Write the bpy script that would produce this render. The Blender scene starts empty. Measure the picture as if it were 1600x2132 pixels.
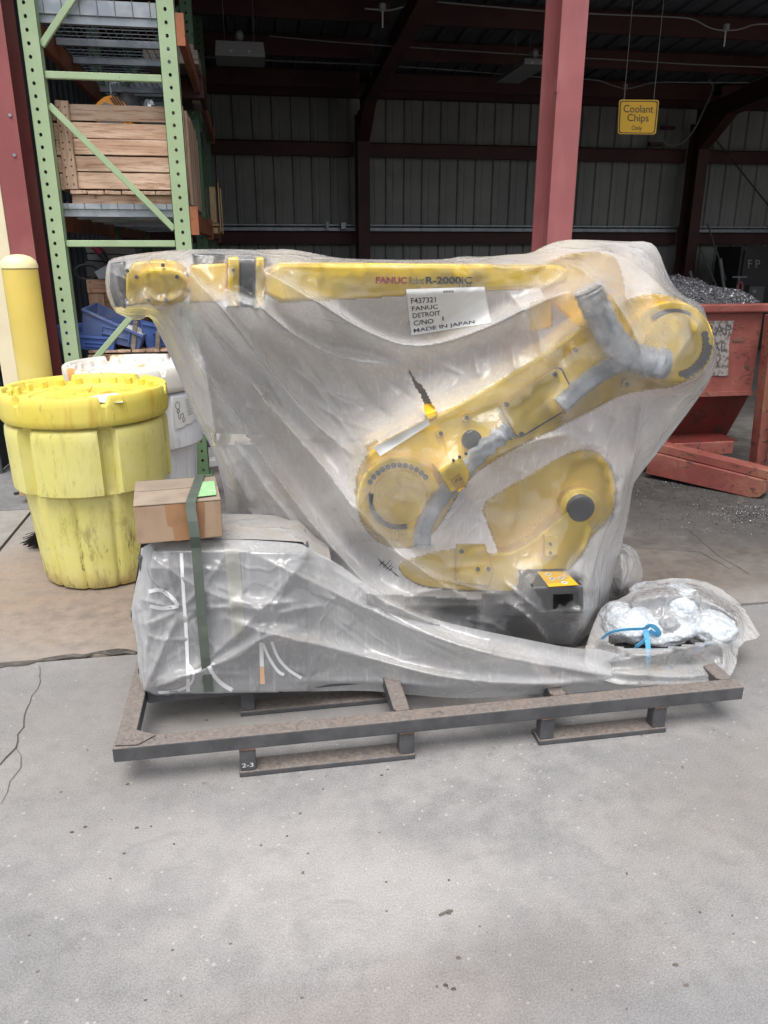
import bpy, bmesh, math, random
import numpy as np
from mathutils import Vector, Matrix, noise as mnoise

random.seed(7); np.random.seed(7)
SC = bpy.context.scene
COL = SC.collection
rad = math.radians

# ------------------------------------------------------------------ camera, sky, sun, exposure
PITCH, YAW, CAMH, FPX = rad(18.8), rad(9.6), 1.6, 1600.0
cam_d = bpy.data.cameras.new("camera"); cam = bpy.data.objects.new("camera", cam_d); COL.objects.link(cam)
cam.location = (0, 0, CAMH); cam.rotation_euler = (rad(90) - PITCH, 0, -YAW)
cam_d.sensor_fit = 'VERTICAL'; cam_d.sensor_height = 36.0; cam_d.lens = 36.0 * FPX / 2132.0
cam_d.clip_end = 500; cam_d.clip_start = .05
SC.camera = cam

W = bpy.data.worlds.new("World"); SC.world = W; W.use_nodes = True
wt = W.node_tree; wt.nodes.clear()
sky = wt.nodes.new('ShaderNodeTexSky'); sky.sky_type = 'NISHITA'; sky.sun_disc = False
SUN_EL, SUN_AZ = rad(66), rad(200)          # azimuth from +Y clockwise: behind the camera, a little to the left
sky.sun_elevation = SUN_EL; sky.sun_rotation = SUN_AZ
sky.air_density = 1.0; sky.dust_density = 4.0; sky.ozone_density = 1.0
hs = wt.nodes.new('ShaderNodeHueSaturation'); hs.inputs['Saturation'].default_value = .24     # cloud-covered sky
bg = wt.nodes.new('ShaderNodeBackground'); bg.inputs['Strength'].default_value = .12
wo = wt.nodes.new('ShaderNodeOutputWorld')
wt.links.new(sky.outputs[0], hs.inputs['Color']); wt.links.new(hs.outputs[0], bg.inputs[0]); wt.links.new(bg.outputs[0], wo.inputs[0])

sd = bpy.data.lights.new("sun", 'SUN'); sd.energy = 1.0; sd.angle = rad(32); sd.color = (1, .965, .92)
sun = bpy.data.objects.new("sun", sd); COL.objects.link(sun)
sdir = Vector((math.sin(SUN_AZ) * math.cos(SUN_EL), math.cos(SUN_AZ) * math.cos(SUN_EL), math.sin(SUN_EL)))
sun.rotation_euler = (-sdir).to_track_quat('-Z', 'Y').to_euler(); sun.location = sdir * 30

SC.view_settings.view_transform = 'Standard'; SC.view_settings.look = 'None'
SC.view_settings.exposure = 0.98; SC.view_settings.gamma = 1; SC.view_settings.use_curve_mapping = False
SC.render.engine = 'CYCLES'
cy = SC.cycles
cy.max_bounces = 8; cy.diffuse_bounces = 4; cy.glossy_bounces = 3; cy.transmission_bounces = 4; cy.transparent_max_bounces = 16
cy.use_denoising = True; cy.caustics_reflective = False; cy.caustics_refractive = False; cy.sample_clamp_indirect = 6

# ------------------------------------------------------------------ survey: a measured image point -> metric point
_cy, _sy = math.cos(YAW), math.sin(YAW)
def _ray(x, y):
    dx = (x - 800) / FPX; dy = (1066 - y) / FPX
    c = (dx, math.cos(PITCH) + dy * math.sin(PITCH), -math.sin(PITCH) + dy * math.cos(PITCH))
    return (c[0] * _cy + c[1] * _sy, -c[0] * _sy + c[1] * _cy, c[2])
def WY(x, y, Y):
    r = _ray(x, y); t = Y / r[1]
    return Vector((r[0] * t, Y, CAMH + r[2] * t))
def WZ(x, y, z=0.0):
    r = _ray(x, y); t = (z - CAMH) / r[2]
    return Vector((r[0] * t, r[1] * t, z))
def PX(poly, Y):
    return [(p.x, p.z) for p in (WY(a, b, Y) for a, b in poly)]
def chaikin(poly, n=1, closed=True):
    for _ in range(n):
        out = []
        m = len(poly)
        for i in range(m if closed else m - 1):
            a = poly[i]; b = poly[(i + 1) % m]
            out.append(tuple(a[k] * .75 + b[k] * .25 for k in range(len(a))))
            out.append(tuple(a[k] * .25 + b[k] * .75 for k in range(len(a))))
        if not closed: out = [poly[0]] + out + [poly[-1]]
        poly = out
    return poly
def rrect(poly, k=.08):
    out = []; n = len(poly)
    for i in range(n):
        p, a, b = poly[i], poly[i - 1], poly[(i + 1) % n]
        q0 = [p[j] + (a[j] - p[j]) * k for j in (0, 1)]; q1 = [p[j] + (b[j] - p[j]) * k for j in (0, 1)]
        for t in (0, .25, .5, .75, 1): out.append(tuple((1 - t) ** 2 * q0[j] + 2 * t * (1 - t) * p[j] + t * t * q1[j] for j in (0, 1)))
    return out
def circ(cx, cy_, r, n=28, ry=None):
    ry = ry or r
    return [(cx + r * math.cos(2 * math.pi * i / n), cy_ + ry * math.sin(2 * math.pi * i / n)) for i in range(n)]

# ------------------------------------------------------------------ node helpers
class NT:
    def __init__(s, name):
        s.m = bpy.data.materials.new(name); s.m.use_nodes = True
        s.t = s.m.node_tree; s.t.nodes.clear()
        s.out = s.t.nodes.new('ShaderNodeOutputMaterial')
    def n(s, typ, ins=None, **at):
        nd = s.t.nodes.new(typ)
        for k, v in at.items(): setattr(nd, k, v)
        for k, v in (ins or {}).items(): s.set(nd, k, v)
        return nd
    def set(s, nd, k, v):
        if hasattr(v, 'is_output') or isinstance(v, bpy.types.NodeSocket): s.t.links.new(v, nd.inputs[k])
        else:
            if isinstance(v, tuple) and len(v) == 3 and nd.inputs[k].type == 'RGBA': v = v + (1,)
            nd.inputs[k].default_value = v
    def pos(s):
        if not hasattr(s, '_p'): s._p = s.n('ShaderNodeNewGeometry').outputs['Position']
        return s._p
    def mapped(s, v, scale=(1, 1, 1), rnd=False):
        if rnd:
            oi = s.n('ShaderNodeObjectInfo').outputs['Random']
            off = s.n('ShaderNodeVectorMath', {0: s.comb(oi), 1: (37., 23., 51.)}, operation='MULTIPLY').outputs[0]
            v = s.n('ShaderNodeVectorMath', {0: v, 1: off}, operation='ADD').outputs[0]
        return s.n('ShaderNodeVectorMath', {0: v, 1: scale}, operation='MULTIPLY').outputs[0]
    def comb(s, f):
        return s.n('ShaderNodeCombineXYZ', {0: f, 1: f, 2: f}).outputs[0]
    def noise(s, scale, detail=4, rough=.55, v=None, dist=0):
        return s.n('ShaderNodeTexNoise', {'Vector': v if v is not None else s.pos(), 'Scale': scale, 'Detail': detail, 'Roughness': rough, 'Distortion': dist}).outputs['Fac']
    def ramp(s, f, lo, hi, a=0., b=1., smooth=True):
        return s.n('ShaderNodeMapRange', {0: f, 1: lo, 2: hi, 3: a, 4: b}, interpolation_type='SMOOTHSTEP' if smooth else 'LINEAR').outputs[0]
    def mix(s, f, a, b, mode='MIX'):
        nd = s.t.nodes.new('ShaderNodeMix'); nd.data_type = 'RGBA'; nd.blend_type = mode
        for k, v in ((0, f), (6, a), (7, b)): s.set(nd, k, v)
        return nd.outputs[2]
    def math(s, op, a, b=0., clamp=False):
        nd = s.n('ShaderNodeMath', {0: a, 1: b}, operation=op); nd.use_clamp = clamp
        return nd.outputs[0]
    def bump(s, h, strength=.3, dist=.01, normal=None):
        ins = {'Strength': strength, 'Distance': dist, 'Height': h}
        if normal is not None: ins['Normal'] = normal
        return s.n('ShaderNodeBump', ins).outputs[0]
    def ell(s, cx, cy_, rx, ry, soft=.6, nz=None, amt=.5):
        """soft elliptical patch on the ground, ragged by noise nz"""
        d = s.n('ShaderNodeVectorMath', {0: s.pos(), 1: (cx, cy_, 0.)}, operation='SUBTRACT').outputs[0]
        d = s.n('ShaderNodeVectorMath', {0: d, 1: (1 / rx, 1 / ry, 0.)}, operation='MULTIPLY').outputs[0]
        l = s.n('ShaderNodeVectorMath', {0: d}, operation='LENGTH').outputs['Value']
        if nz is not None: l = s.math('ADD', l, s.math('MULTIPLY', s.math('SUBTRACT', nz, .5), amt * 2))
        return s.ramp(l, 1 + soft * .5, 1 - soft * .5)
    def bsdf(s, col, rough=.6, metal=0., normal=None, spec=.5, **kw):
        b = s.n('ShaderNodeBsdfPrincipled', {'Base Color': col, 'Roughness': rough, 'Metallic': metal, 'Specular IOR Level': spec, **kw})
        if normal is not None: s.set(b, 'Normal', normal)
        return b.outputs[0]
    def done(s, sh):
        s.t.links.new(sh, s.out.inputs[0]); return s.m

def paint(name, col, col2=None, sc=6, thr=(.5, .65), var=.15, rough=.5, metal=0., grime=None, gsc=9, gthr=(.56, .72), gamt=.8,
          bsc=60, bst=.1, stretch=(1, 1, 1), rnd=False, spec=.4, detail=5):
    t = NT(name); v = t.mapped(t.pos(), stretch, rnd)
    c = t.mix(t.ramp(t.noise(2.3, 4), .3, .7), tuple(x * (1 - var) for x in col), tuple(min(1, x * (1 + var)) for x in col))
    if col2: c = t.mix(t.ramp(t.noise(sc, detail, v=v), *thr), c, col2)
    r = rough
    if grime:
        g = t.math('MULTIPLY', t.ramp(t.noise(gsc, 7, .65, v=v, dist=.6), *gthr), gamt)
        c = t.mix(g, c, grime)
        r = t.ramp(g, 0, 1, rough, min(1, rough + .3))
    nb = t.bump(t.noise(bsc, 4, v=v), bst, .004)
    return t.done(t.bsdf(c, r, metal, nb, spec))

def wood(name, axis, c1, c2, c3):
    t = NT(name)
    st = [11., 11., 11.]; st[axis] = .8
    v = t.mapped(t.pos(), tuple(st), True)
    n1 = t.noise(1.5, 7, .7, v=v, dist=.6); n2 = t.noise(6, 6, .7, v=v, dist=.3)
    c = t.mix(t.ramp(n1, .34, .66), c1, c2)
    c = t.mix(t.math('MULTIPLY', t.ramp(n2, .48, .66), .75), c, c3)
    oi = t.n('ShaderNodeObjectInfo').outputs['Random']
    c = t.n('ShaderNodeHueSaturation', {'Color': c, 'Value': t.ramp(oi, 0, 1, .68, 1.25, False), 'Saturation': .9}).outputs[0]
    kn = t.ramp(t.noise(3.4, 2, v=t.mapped(t.pos(), (2, 2, 2), True)), .70, .76)
    c = t.mix(t.math('MULTIPLY', kn, .7), c, (.07, .04, .02))
    return t.done(t.bsdf(c, .8, 0, t.bump(n2, .35, .003), .25))

# ------------------------------------------------------------------ mesh helpers
def wloc(o):
    l = Vector((0, 0, 0))
    while o is not None: l += o.location; o = o.parent
    return l
def tag(o, label=None, cat=None, group=None, kind=None):
    if label: o['label'] = label
    if cat: o['category'] = cat
    if group: o['group'] = group
    if kind: o['kind'] = kind
    return o
def thing(name, loc, label, cat, group=None):
    o = bpy.data.objects.new(name, None); COL.objects.link(o); o.location = loc; o.empty_display_size = .1
    return tag(o, label, cat, group)
def copy_tree(o, parent=None):
    c = o.copy(); COL.objects.link(c)
    if parent is not None: c.parent = parent
    for ch in list(o.children): copy_tree(ch, c)
    return c

class MB:
    def __init__(s): s.v = []; s.f = []
    def add(s, vs, fs):
        o = len(s.v); s.v += [tuple(p) for p in vs]; s.f += [tuple(i + o for i in f) for f in fs]; return s
    def box(s, x0, x1, y0, y1, z0, z1):
        return s.add([(x, y, z) for x in (x0, x1) for y in (y0, y1) for z in (z0, z1)],
                     [(0, 1, 3, 2), (4, 6, 7, 5), (0, 4, 5, 1), (2, 3, 7, 6), (0, 2, 6, 4), (1, 5, 7, 3)])
    def obox(s, c, a, b, d):
        c, a, b, d = Vector(c), Vector(a), Vector(b), Vector(d)
        return s.add([c + a * i + b * j + d * k for i in (-1, 1) for j in (-1, 1) for k in (-1, 1)],
                     [(0, 1, 3, 2), (4, 6, 7, 5), (0, 4, 5, 1), (2, 3, 7, 6), (0, 2, 6, 4), (1, 5, 7, 3)])
    def beam(s, p0, p1, w, h, up=(0, 0, 1)):
        p0, p1 = Vector(p0), Vector(p1); d = (p1 - p0); u = Vector(up)
        sx = d.cross(u).normalized(); u2 = sx.cross(d).normalized()
        return s.obox((p0 + p1) / 2, d / 2, sx * w / 2, u2 * h / 2)
    def prism(s, xz, y0, y1, shrink=None):
        n = len(xz)
        cx = sum(p[0] for p in xz) / n; cz = sum(p[1] for p in xz) / n
        k = shrink or 1
        vs = [(cx + (x - cx) * k, y0, cz + (z - cz) * k) for x, z in xz] + [(x, y1, z) for x, z in xz]
        return s.add(vs, [tuple(range(n)), tuple(range(2 * n - 1, n - 1, -1))] + [(i, i + n, (i + 1) % n + n, (i + 1) % n) for i in range(n)])
    def extr(s, poly3, vec):
        n = len(poly3); v = Vector(vec)
        return s.add([Vector(p) for p in poly3] + [Vector(p) + v for p in poly3],
                     [tuple(range(n)), tuple(range(2 * n - 1, n - 1, -1))] + [(i, i + n, (i + 1) % n + n, (i + 1) % n) for i in range(n)])
    def tube(s, pts, r, n=8, cap=True):
        pts = [Vector(p) for p in pts]; m = len(pts)
        rs = r if isinstance(r, (list, tuple)) else [r] * m
        t0 = (pts[1] - pts[0]).normalized(); up = Vector((0, 0, 1)) if abs(t0.z) < .9 else Vector((1, 0, 0))
        nx = t0.cross(up).normalized(); vs = []
        for i, p in enumerate(pts):
            t = ((pts[min(i + 1, m - 1)] - pts[max(i - 1, 0)])).normalized()
            nx = (nx - t * nx.dot(t)).normalized(); ny = t.cross(nx)
            for k in range(n):
                a = 2 * math.pi * k / n; vs.append(p + (nx * math.cos(a) + ny * math.sin(a)) * rs[i])
        fs = [(i * n + k, i * n + (k + 1) % n, (i + 1) * n + (k + 1) % n, (i + 1) * n + k) for i in range(m - 1) for k in range(n)]
        if cap: fs += [tuple(range(n - 1, -1, -1)), tuple((m - 1) * n + k for k in range(n))]
        return s.add(vs, fs)
    def cyl(s, p0, p1, r, n=16): return s.tube([p0, p1], r, n)
    def lathe(s, prof, c, n=32, fn=None):
        m = len(prof); vs = []
        for i, (r, z) in enumerate(prof):
            for k in range(n):
                a = 2 * math.pi * k / n; rr = fn(r, z, a) if fn else r
                vs.append((c[0] + rr * math.cos(a), c[1] + rr * math.sin(a), c[2] + z))
        fs = [(i * n + k, i * n + (k + 1) % n, (i + 1) * n + (k + 1) % n, (i + 1) * n + k) for i in range(m - 1) for k in range(n)]
        return s.add(vs, fs)
    def ribbon(s, pts, wv, th=.0012):
        pts = [Vector(p) for p in pts]; m = len(pts); vs = []
        for i, p in enumerate(pts):
            w = Vector(wv[i]) if isinstance(wv, list) else Vector(wv)
            t = (pts[min(i + 1, m - 1)] - pts[max(i - 1, 0)]).normalized(); nrm = t.cross(w).normalized() * th
            vs += [p - w / 2, p + w / 2, p + w / 2 + nrm, p - w / 2 + nrm]
        fs = [(i * 4 + k, i * 4 + (k + 1) % 4, (i + 1) * 4 + (k + 1) % 4, (i + 1) * 4 + k) for i in range(m - 1) for k in range(4)]
        fs += [(3, 2, 1, 0), tuple((m - 1) * 4 + k for k in range(4))]
        return s.add(vs, fs)
    def blob(s, c, rx, ry, rz, n=20, m=12, amp=.12, fr=6., seed=0):
        vs = []
        for i in range(m + 1):
            ph = math.pi * i / m
            for k in range(n):
                a = 2 * math.pi * k / n
                d = Vector((math.sin(ph) * math.cos(a), math.sin(ph) * math.sin(a), math.cos(ph)))
                q = 1 + amp * mnoise.noise(d * fr * .4 + Vector((seed, seed * 2, 0))) + amp * .5 * mnoise.noise(d * fr + Vector((seed, 0, 3)))
                vs.append((c[0] + d.x * rx * q, c[1] + d.y * ry * q, c[2] + d.z * rz * q))
        return s.add(vs, [(i * n + k, (i + 1) * n + k, (i + 1) * n + (k + 1) % n, i * n + (k + 1) % n) for i in range(m) for k in range(n)])
    def build(s, name, m, parent=None, smooth=0, bevel=0, label=None, cat=None, group=None, kind=None, weld=True, seg=2):
        me = bpy.data.meshes.new(name); vs = s.v
        if parent is not None: off = wloc(parent)
        else:
            xs, ys, zs = zip(*vs); off = Vector(((min(xs) + max(xs)) / 2, (min(ys) + max(ys)) / 2, min(zs)))
        me.from_pydata([(a - off.x, b - off.y, c - off.z) for a, b, c in vs], [], s.f)
        bm = bmesh.new(); bm.from_mesh(me)
        if weld: bmesh.ops.remove_doubles(bm, verts=bm.verts, dist=1e-5)
        bmesh.ops.recalc_face_normals(bm, faces=bm.faces)
        bm.to_mesh(me); bm.free()
        if smooth:
            me.polygons.foreach_set('use_smooth', [True] * len(me.polygons)); me.set_sharp_from_angle(angle=rad(smooth))
        me.materials.append(m)
        o = bpy.data.objects.new(name, me); COL.objects.link(o)
        if parent is not None: o.parent = parent
        else: o.location = off
        if bevel:
            b = o.modifiers.new('bevel', 'BEVEL'); b.width = bevel; b.segments = seg; b.limit_method = 'ANGLE'; b.angle_limit = rad(32)
        return tag(o, label, cat, group, kind)

def text_mesh(body, bold=0.0, spacing=1.0, shear=0.0):
    cu = bpy.data.curves.new("lettering", 'FONT'); cu.body = body; cu.size = 1; cu.offset = bold; cu.resolution_u = 3
    cu.space_character = spacing; cu.shear = shear
    ob = bpy.data.objects.new("lettering", cu); COL.objects.link(ob)
    dg = bpy.context.evaluated_depsgraph_get(); me = bpy.data.meshes.new_from_object(ob.evaluated_get(dg))
    vs = [tuple(v.co) for v in me.vertices]; fs = [tuple(p.vertices) for p in me.polygons]
    bpy.data.objects.remove(ob); bpy.data.curves.remove(cu); bpy.data.meshes.remove(me)
    return vs, fs
def lettering(body, fn, mat_, parent, bold=0., spacing=1., box=None, shear=0.):
    """fn(u, v) -> point; the text fills u, v in 0..1 (cap box)"""
    vs, fs = text_mesh(body, bold, spacing, shear)
    x0 = min(v[0] for v in vs); x1 = max(v[0] for v in vs); y0 = min(v[1] for v in vs); y1 = max(v[1] for v in vs)
    m = MB(); m.add([fn((v[0] - x0) / (x1 - x0), (v[1] - y0) / (y1 - y0)) for v in vs], fs)
    o = m.build('lettering', mat_, parent, weld=False)
    return o
def flat_text(body, px0, px1, py_top, py_bot, Y, mat_, parent, skew=0, **kw):
    def fn(u, v):
        return WY(px0 + (px1 - px0) * u, py_bot + (py_top - py_bot) * v + skew * u, Y)
    return lettering(body, fn, mat_, parent, **kw)

# ------------------------------------------------------------------ materials
def concrete(name, c1, c2, c3, extra=None, speck=1.0):
    t = NT(name)
    n0 = t.noise(.55, 5, .6); n1 = t.noise(2.4, 7, .68); n2 = t.noise(14, 6, .7); n3 = t.noise(210, 6, .75); n4 = t.noise(520, 3)
    c = t.mix(t.ramp(n0, .40, .60), c1, c2)
    c = t.mix(t.math('MULTIPLY', t.ramp(n1, .44, .60), .85), c, c3)
    c = t.mix(t.math('MULTIPLY', t.ramp(n2, .42, .66), .35), c, tuple(x * .62 for x in c1))
    c = t.mix(t.ramp(n3, .30, .70), t.mix(1., c, (.66, .66, .665), 'MULTIPLY'), t.mix(1., c, (1.28, 1.275, 1.27), 'MULTIPLY'))
    c = t.mix(t.math('MULTIPLY', t.ramp(n4, .58, .70), .35), c, (.52, .51, .50))
    vo = t.n('ShaderNodeTexVoronoi', {'Vector': t.pos(), 'Scale': 60.})
    pick = t.n('ShaderNodeSeparateColor', {0: vo.outputs['Color']})
    thr_ = t.math('MULTIPLY', pick.outputs[2], .26)
    white = t.math('MULTIPLY', t.ramp(t.math('SUBTRACT', vo.outputs['Distance'], thr_), .05, -.05), t.math('GREATER_THAN', t.math('ADD', pick.outputs[0], t.math('MULTIPLY', n1, .25)), .98))
    c = t.mix(t.math('MULTIPLY', white, .55 * speck), c, (.58, .565, .54))
    vo2 = t.n('ShaderNodeTexVoronoi', {'Vector': t.pos(), 'Scale': 38.})
    pk2 = t.n('ShaderNodeSeparateColor', {0: vo2.outputs['Color']})
    pit = t.math('MULTIPLY', t.ramp(t.math('ADD', vo2.outputs['Distance'], t.math('MULTIPLY', n2, .10)), .13, .08), t.math('GREATER_THAN', pk2.outputs[1], .93))
    c = t.mix(t.math('MULTIPLY', pit, .75), c, (.06, .055, .05))
    if extra: c = extra(t, c, n1, n2, n3)
    stn = t.noise(3.6, 8, .72, v=t.mapped(t.pos(), (1., 1.5, 1)), dist=.7)
    c = t.mix(t.math('MULTIPLY', t.ramp(stn, .54, .68), .30), c, tuple(x * .66 for x in c3))
    c = t.mix(t.math('MULTIPLY', t.ramp(stn, .44, .32), .12), c, tuple(min(1, x * 1.25) for x in c2))
    h = t.math('ADD', t.math('MULTIPLY', n3, .5), t.math('ADD', t.math('MULTIPLY', n2, .6), t.math('MULTIPLY', pit, -.8)))
    return t.done(t.bsdf(c, t.ramp(n1, .3, .7, .78, .92), 0, t.bump(h, .16, .004), .3))

def near_extra(t, c, n1, n2, n3):
    for cx, cyy, rx, ry, col, a in ((.25, 1.55, .5, .16, (.42, .405, .39), .45), (-.1, 1.78, .45, .2, (.40, .385, .375), .35), (.55, 1.28, .3, .16, (.20, .175, .16), .35),
                                    (.75, 1.05, .5, .14, (.205, .205, .22), .35), (1.6, 1.75, .5, .3, (.24, .215, .19), .4), (-.55, 2.4, .5, .35, (.25, .23, .205), .3),
                                    (.1, 1.2, .35, .12, (.27, .235, .215), .35), (.9, 2.7, 1.5, .4, (.20, .185, .17), .5)):
        c = t.mix(t.math('MULTIPLY', t.ell(cx, cyy, rx, ry, 1.2, n1, .9), a), c, t.mix(t.ramp(n3, .3, .7), tuple(x * .8 for x in col), tuple(x * 1.2 for x in col)))
    return c
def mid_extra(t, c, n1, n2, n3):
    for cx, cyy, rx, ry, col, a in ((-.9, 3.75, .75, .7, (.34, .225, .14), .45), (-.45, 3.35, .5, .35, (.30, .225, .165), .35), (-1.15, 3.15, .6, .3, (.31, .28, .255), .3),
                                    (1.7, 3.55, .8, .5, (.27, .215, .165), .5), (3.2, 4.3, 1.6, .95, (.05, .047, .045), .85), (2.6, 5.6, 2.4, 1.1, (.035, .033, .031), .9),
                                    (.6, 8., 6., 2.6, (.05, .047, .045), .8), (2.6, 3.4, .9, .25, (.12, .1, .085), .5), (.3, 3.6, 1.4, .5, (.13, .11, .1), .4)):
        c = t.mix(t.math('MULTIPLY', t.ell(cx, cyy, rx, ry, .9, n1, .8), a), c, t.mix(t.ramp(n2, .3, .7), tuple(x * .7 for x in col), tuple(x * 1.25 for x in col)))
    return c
M = {}
M['near'] = concrete('concrete_grey', (.272, .265, .262), (.316, .308, .303), (.238, .234, .236), near_extra, .8)
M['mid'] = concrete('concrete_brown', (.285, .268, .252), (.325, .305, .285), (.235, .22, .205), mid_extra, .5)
M['left'] = concrete('concrete_left', (.30, .282, .26), (.335, .32, .30), (.25, .235, .22), None, .6)
M['asphalt'] = concrete('asphalt', (.185, .185, .19), (.22, .22, .225), (.15, .15, .155), None, 1.2)
M['filler'] = paint('joint_filler', (.075, .068, .062), (.13, .118, .105), 20, (.45, .6), .3, .95, bst=.6)
M['soil'] = paint('soil', (.09, .08, .07), None, var=.2, rough=.95)
M['crack'] = paint('crack_dark', (.085, .077, .07), None, var=.3, rough=1.)

M['red'] = paint('red_primer', (.27, .075, .075), (.30, .115, .105), 5, (.45, .72), .12, .55, 0, (.13, .035, .03), 4, (.56, .75), .55, stretch=(1, 1, .35))
M['redf'] = paint('red_primer_faded', (.315, .100, .104), (.37, .15, .147), 4, (.45, .75), .1, .6, 0, (.25, .06, .055), 5, (.6, .8), .5, stretch=(1.5, 1.5, .3))
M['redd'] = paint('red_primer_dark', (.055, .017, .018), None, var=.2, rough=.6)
M['panel'] = paint('wall_panel_grey', (.225, .23, .222), (.18, .188, .185), 1.6, (.4, .7), .08, .5, 0, (.07, .07, .065), 2.5, (.55, .8), .5, stretch=(1, 1, .4))
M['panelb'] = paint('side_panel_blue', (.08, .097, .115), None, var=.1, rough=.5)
M['roof'] = paint('roof_panel', (.075, .082, .095), None, var=.15, rough=.5)
M['cream'] = paint('cream_wall', (.74, .66, .46), None, var=.06, rough=.8)
M['green'] = paint('rack_green', (.32, .425, .25), (.37, .48, .30), 3, (.4, .7), .06, .45, 0, (.06, .075, .045), 30, (.66, .74), .8)
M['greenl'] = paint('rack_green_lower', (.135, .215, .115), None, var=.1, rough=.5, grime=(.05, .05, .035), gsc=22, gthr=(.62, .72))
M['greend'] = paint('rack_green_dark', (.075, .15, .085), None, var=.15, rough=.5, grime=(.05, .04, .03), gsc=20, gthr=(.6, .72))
M['orange'] = paint('rack_beam_orange', (.30, .105, .045), (.22, .075, .04), 4, (.4, .6), .15, .55, 0, (.08, .04, .03), 12, (.58, .72), .7)
M['zinc'] = paint('galvanised', (.34, .37, .40), (.26, .29, .33), 8, (.4, .6), .12, .45, .5)
M['wire'] = paint('wire_grey', (.22, .25, .28), None, var=.1, rough=.5, metal=.3)
W1, W2, W3 = (.43, .255, .16), (.64, .46, .33), (.24, .125, .072)
M['wx'] = wood('wood_x', 0, W1, W2, W3); M['wy'] = wood('wood_y', 1, W1, W2, W3); M['wz'] = wood('wood_z', 2, W1, W2, W3)
M['plyx'] = wood('ply_x', 0, (.36, .19, .115), (.47, .27, .17), (.24, .11, .06)); M['plyz'] = wood('ply_z', 2, (.40, .22, .13), (.52, .32, .20), (.27, .13, .075))
M['oldw'] = wood('old_wood', 0, (.19, .15, .12), (.30, .25, .21), (.1, .075, .06))
M['blue'] = paint('bin_blue', (.075, .14, .42), (.10, .19, .50), 5, (.4, .7), .1, .45, 0, (.2, .24, .34), 14, (.55, .75), .6)
M['blued'] = paint('bin_blue_dusty', (.13, .185, .40), None, var=.12, rough=.6, grime=(.3, .32, .38), gsc=10, gthr=(.5, .75), gamt=.6)
M['bluebox'] = paint('blue_box', (.11, .23, .36), None, var=.1, rough=.6)
M['black'] = paint('black_paint', (.022, .023, .025), None, var=.2, rough=.45)
M['blackp'] = paint('black_plastic', (.030, .031, .034), None, var=.2, rough=.55)
M['dgrey'] = paint('dark_grey', (.075, .078, .085), None, var=.15, rough=.5)
M['white'] = paint('white_paper', (.64, .64, .63), None, var=.04, rough=.8, grime=(.5, .48, .44), gsc=16, gthr=(.55, .8), gamt=.5)
M['ink'] = paint('ink', (.06, .06, .068), None, var=.2, rough=.7)
M['inkr'] = paint('ink_red', (.62, .045, .055), None, var=.05, rough=.5)
M['inkn'] = paint('ink_navy', (.05, .055, .085), None, var=.1, rough=.5)
M['robot'] = paint('robot_yellow', (.93, .605, .028), (.95, .665, .055), 2, (.4, .7), .05, .38)
M['signy'] = paint('sign_yellow', (.72, .42, .022), None, var=.05, rough=.45)
M['bollard'] = paint('bollard_yellow', (.68, .525, .125), (.72, .59, .20), 2, (.4, .7), .05, .45, 0, (.55, .45, .2), 12, (.62, .8), .5, bst=.05)
M['bolcap'] = paint('bollard_cap', (.84, .74, .42), None, var=.05, rough=.45)
M['card'] = paint('cardboard', (.34, .238, .160), (.30, .205, .135), 5, (.4, .7), .07, .8, 0, (.23, .15, .10), 9, (.5, .72), .7, stretch=(1, 1, 1))
M['cardtop'] = paint('cardboard_dusty', (.33, .26, .20), (.27, .215, .165), 6, (.4, .65), .1, .85, 0, (.22, .16, .115), 9, (.5, .75), .7)
M['btape'] = paint('brown_tape', (.30, .165, .082), (.25, .13, .065), 8, (.4, .65), .08, .35)
M['glabel'] = paint('green_label', (.30, .58, .27), (.55, .78, .5), 40, (.55, .62), .06, .7, stretch=(1, 1, 3))
M['strapg'] = paint('strap_green', (.085, .105, .088), (.12, .135, .115), 10, (.4, .7), .1, .4)
M['strapw'] = paint('strap_white', (.68, .69, .70), None, var=.04, rough=.4)
M['strapb'] = paint('strap_blue', (.13, .48, .80), None, var=.06, rough=.35)
M['rust'] = paint('rusty_steel', (.14, .075, .05), (.07, .045, .038), 12, (.4, .6), .2, .85, bst=.5)
M['bristle'] = paint('bristle', (.012, .012, .013), None, var=.2, rough=.6)
M['chips'] = paint('steel_chips', (.34, .35, .38), (.03, .03, .034), 110, (.44, .54), .2, .35, .8)
M['chipsd'] = paint('chip_bed', (.06, .06, .066), (.16, .16, .17), 90, (.45, .6), .2, .6, .3, bst=.8, bsc=120)
M['hose'] = paint('wrapped_hose', (.50, .53, .57), (.64, .67, .71), 18, (.4, .65), .12, .32, bst=1., bsc=34)
M['sand'] = paint('pebble', (.13, .115, .1), None, var=.4, rough=.9)
M['darkwall'] = paint('dark_cabinet', (.018, .018, .02), None, var=.2, rough=.6)
M['cable'] = paint('grey_cable', (.17, .17, .175), None, var=.1, rough=.6)
M['bulb'] = paint('bulb_glass', (.45, .45, .43), None, var=.02, rough=.2)
M['lampg'] = paint('lamp_grey', (.20, .205, .21), None, var=.06, rough=.5)

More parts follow.
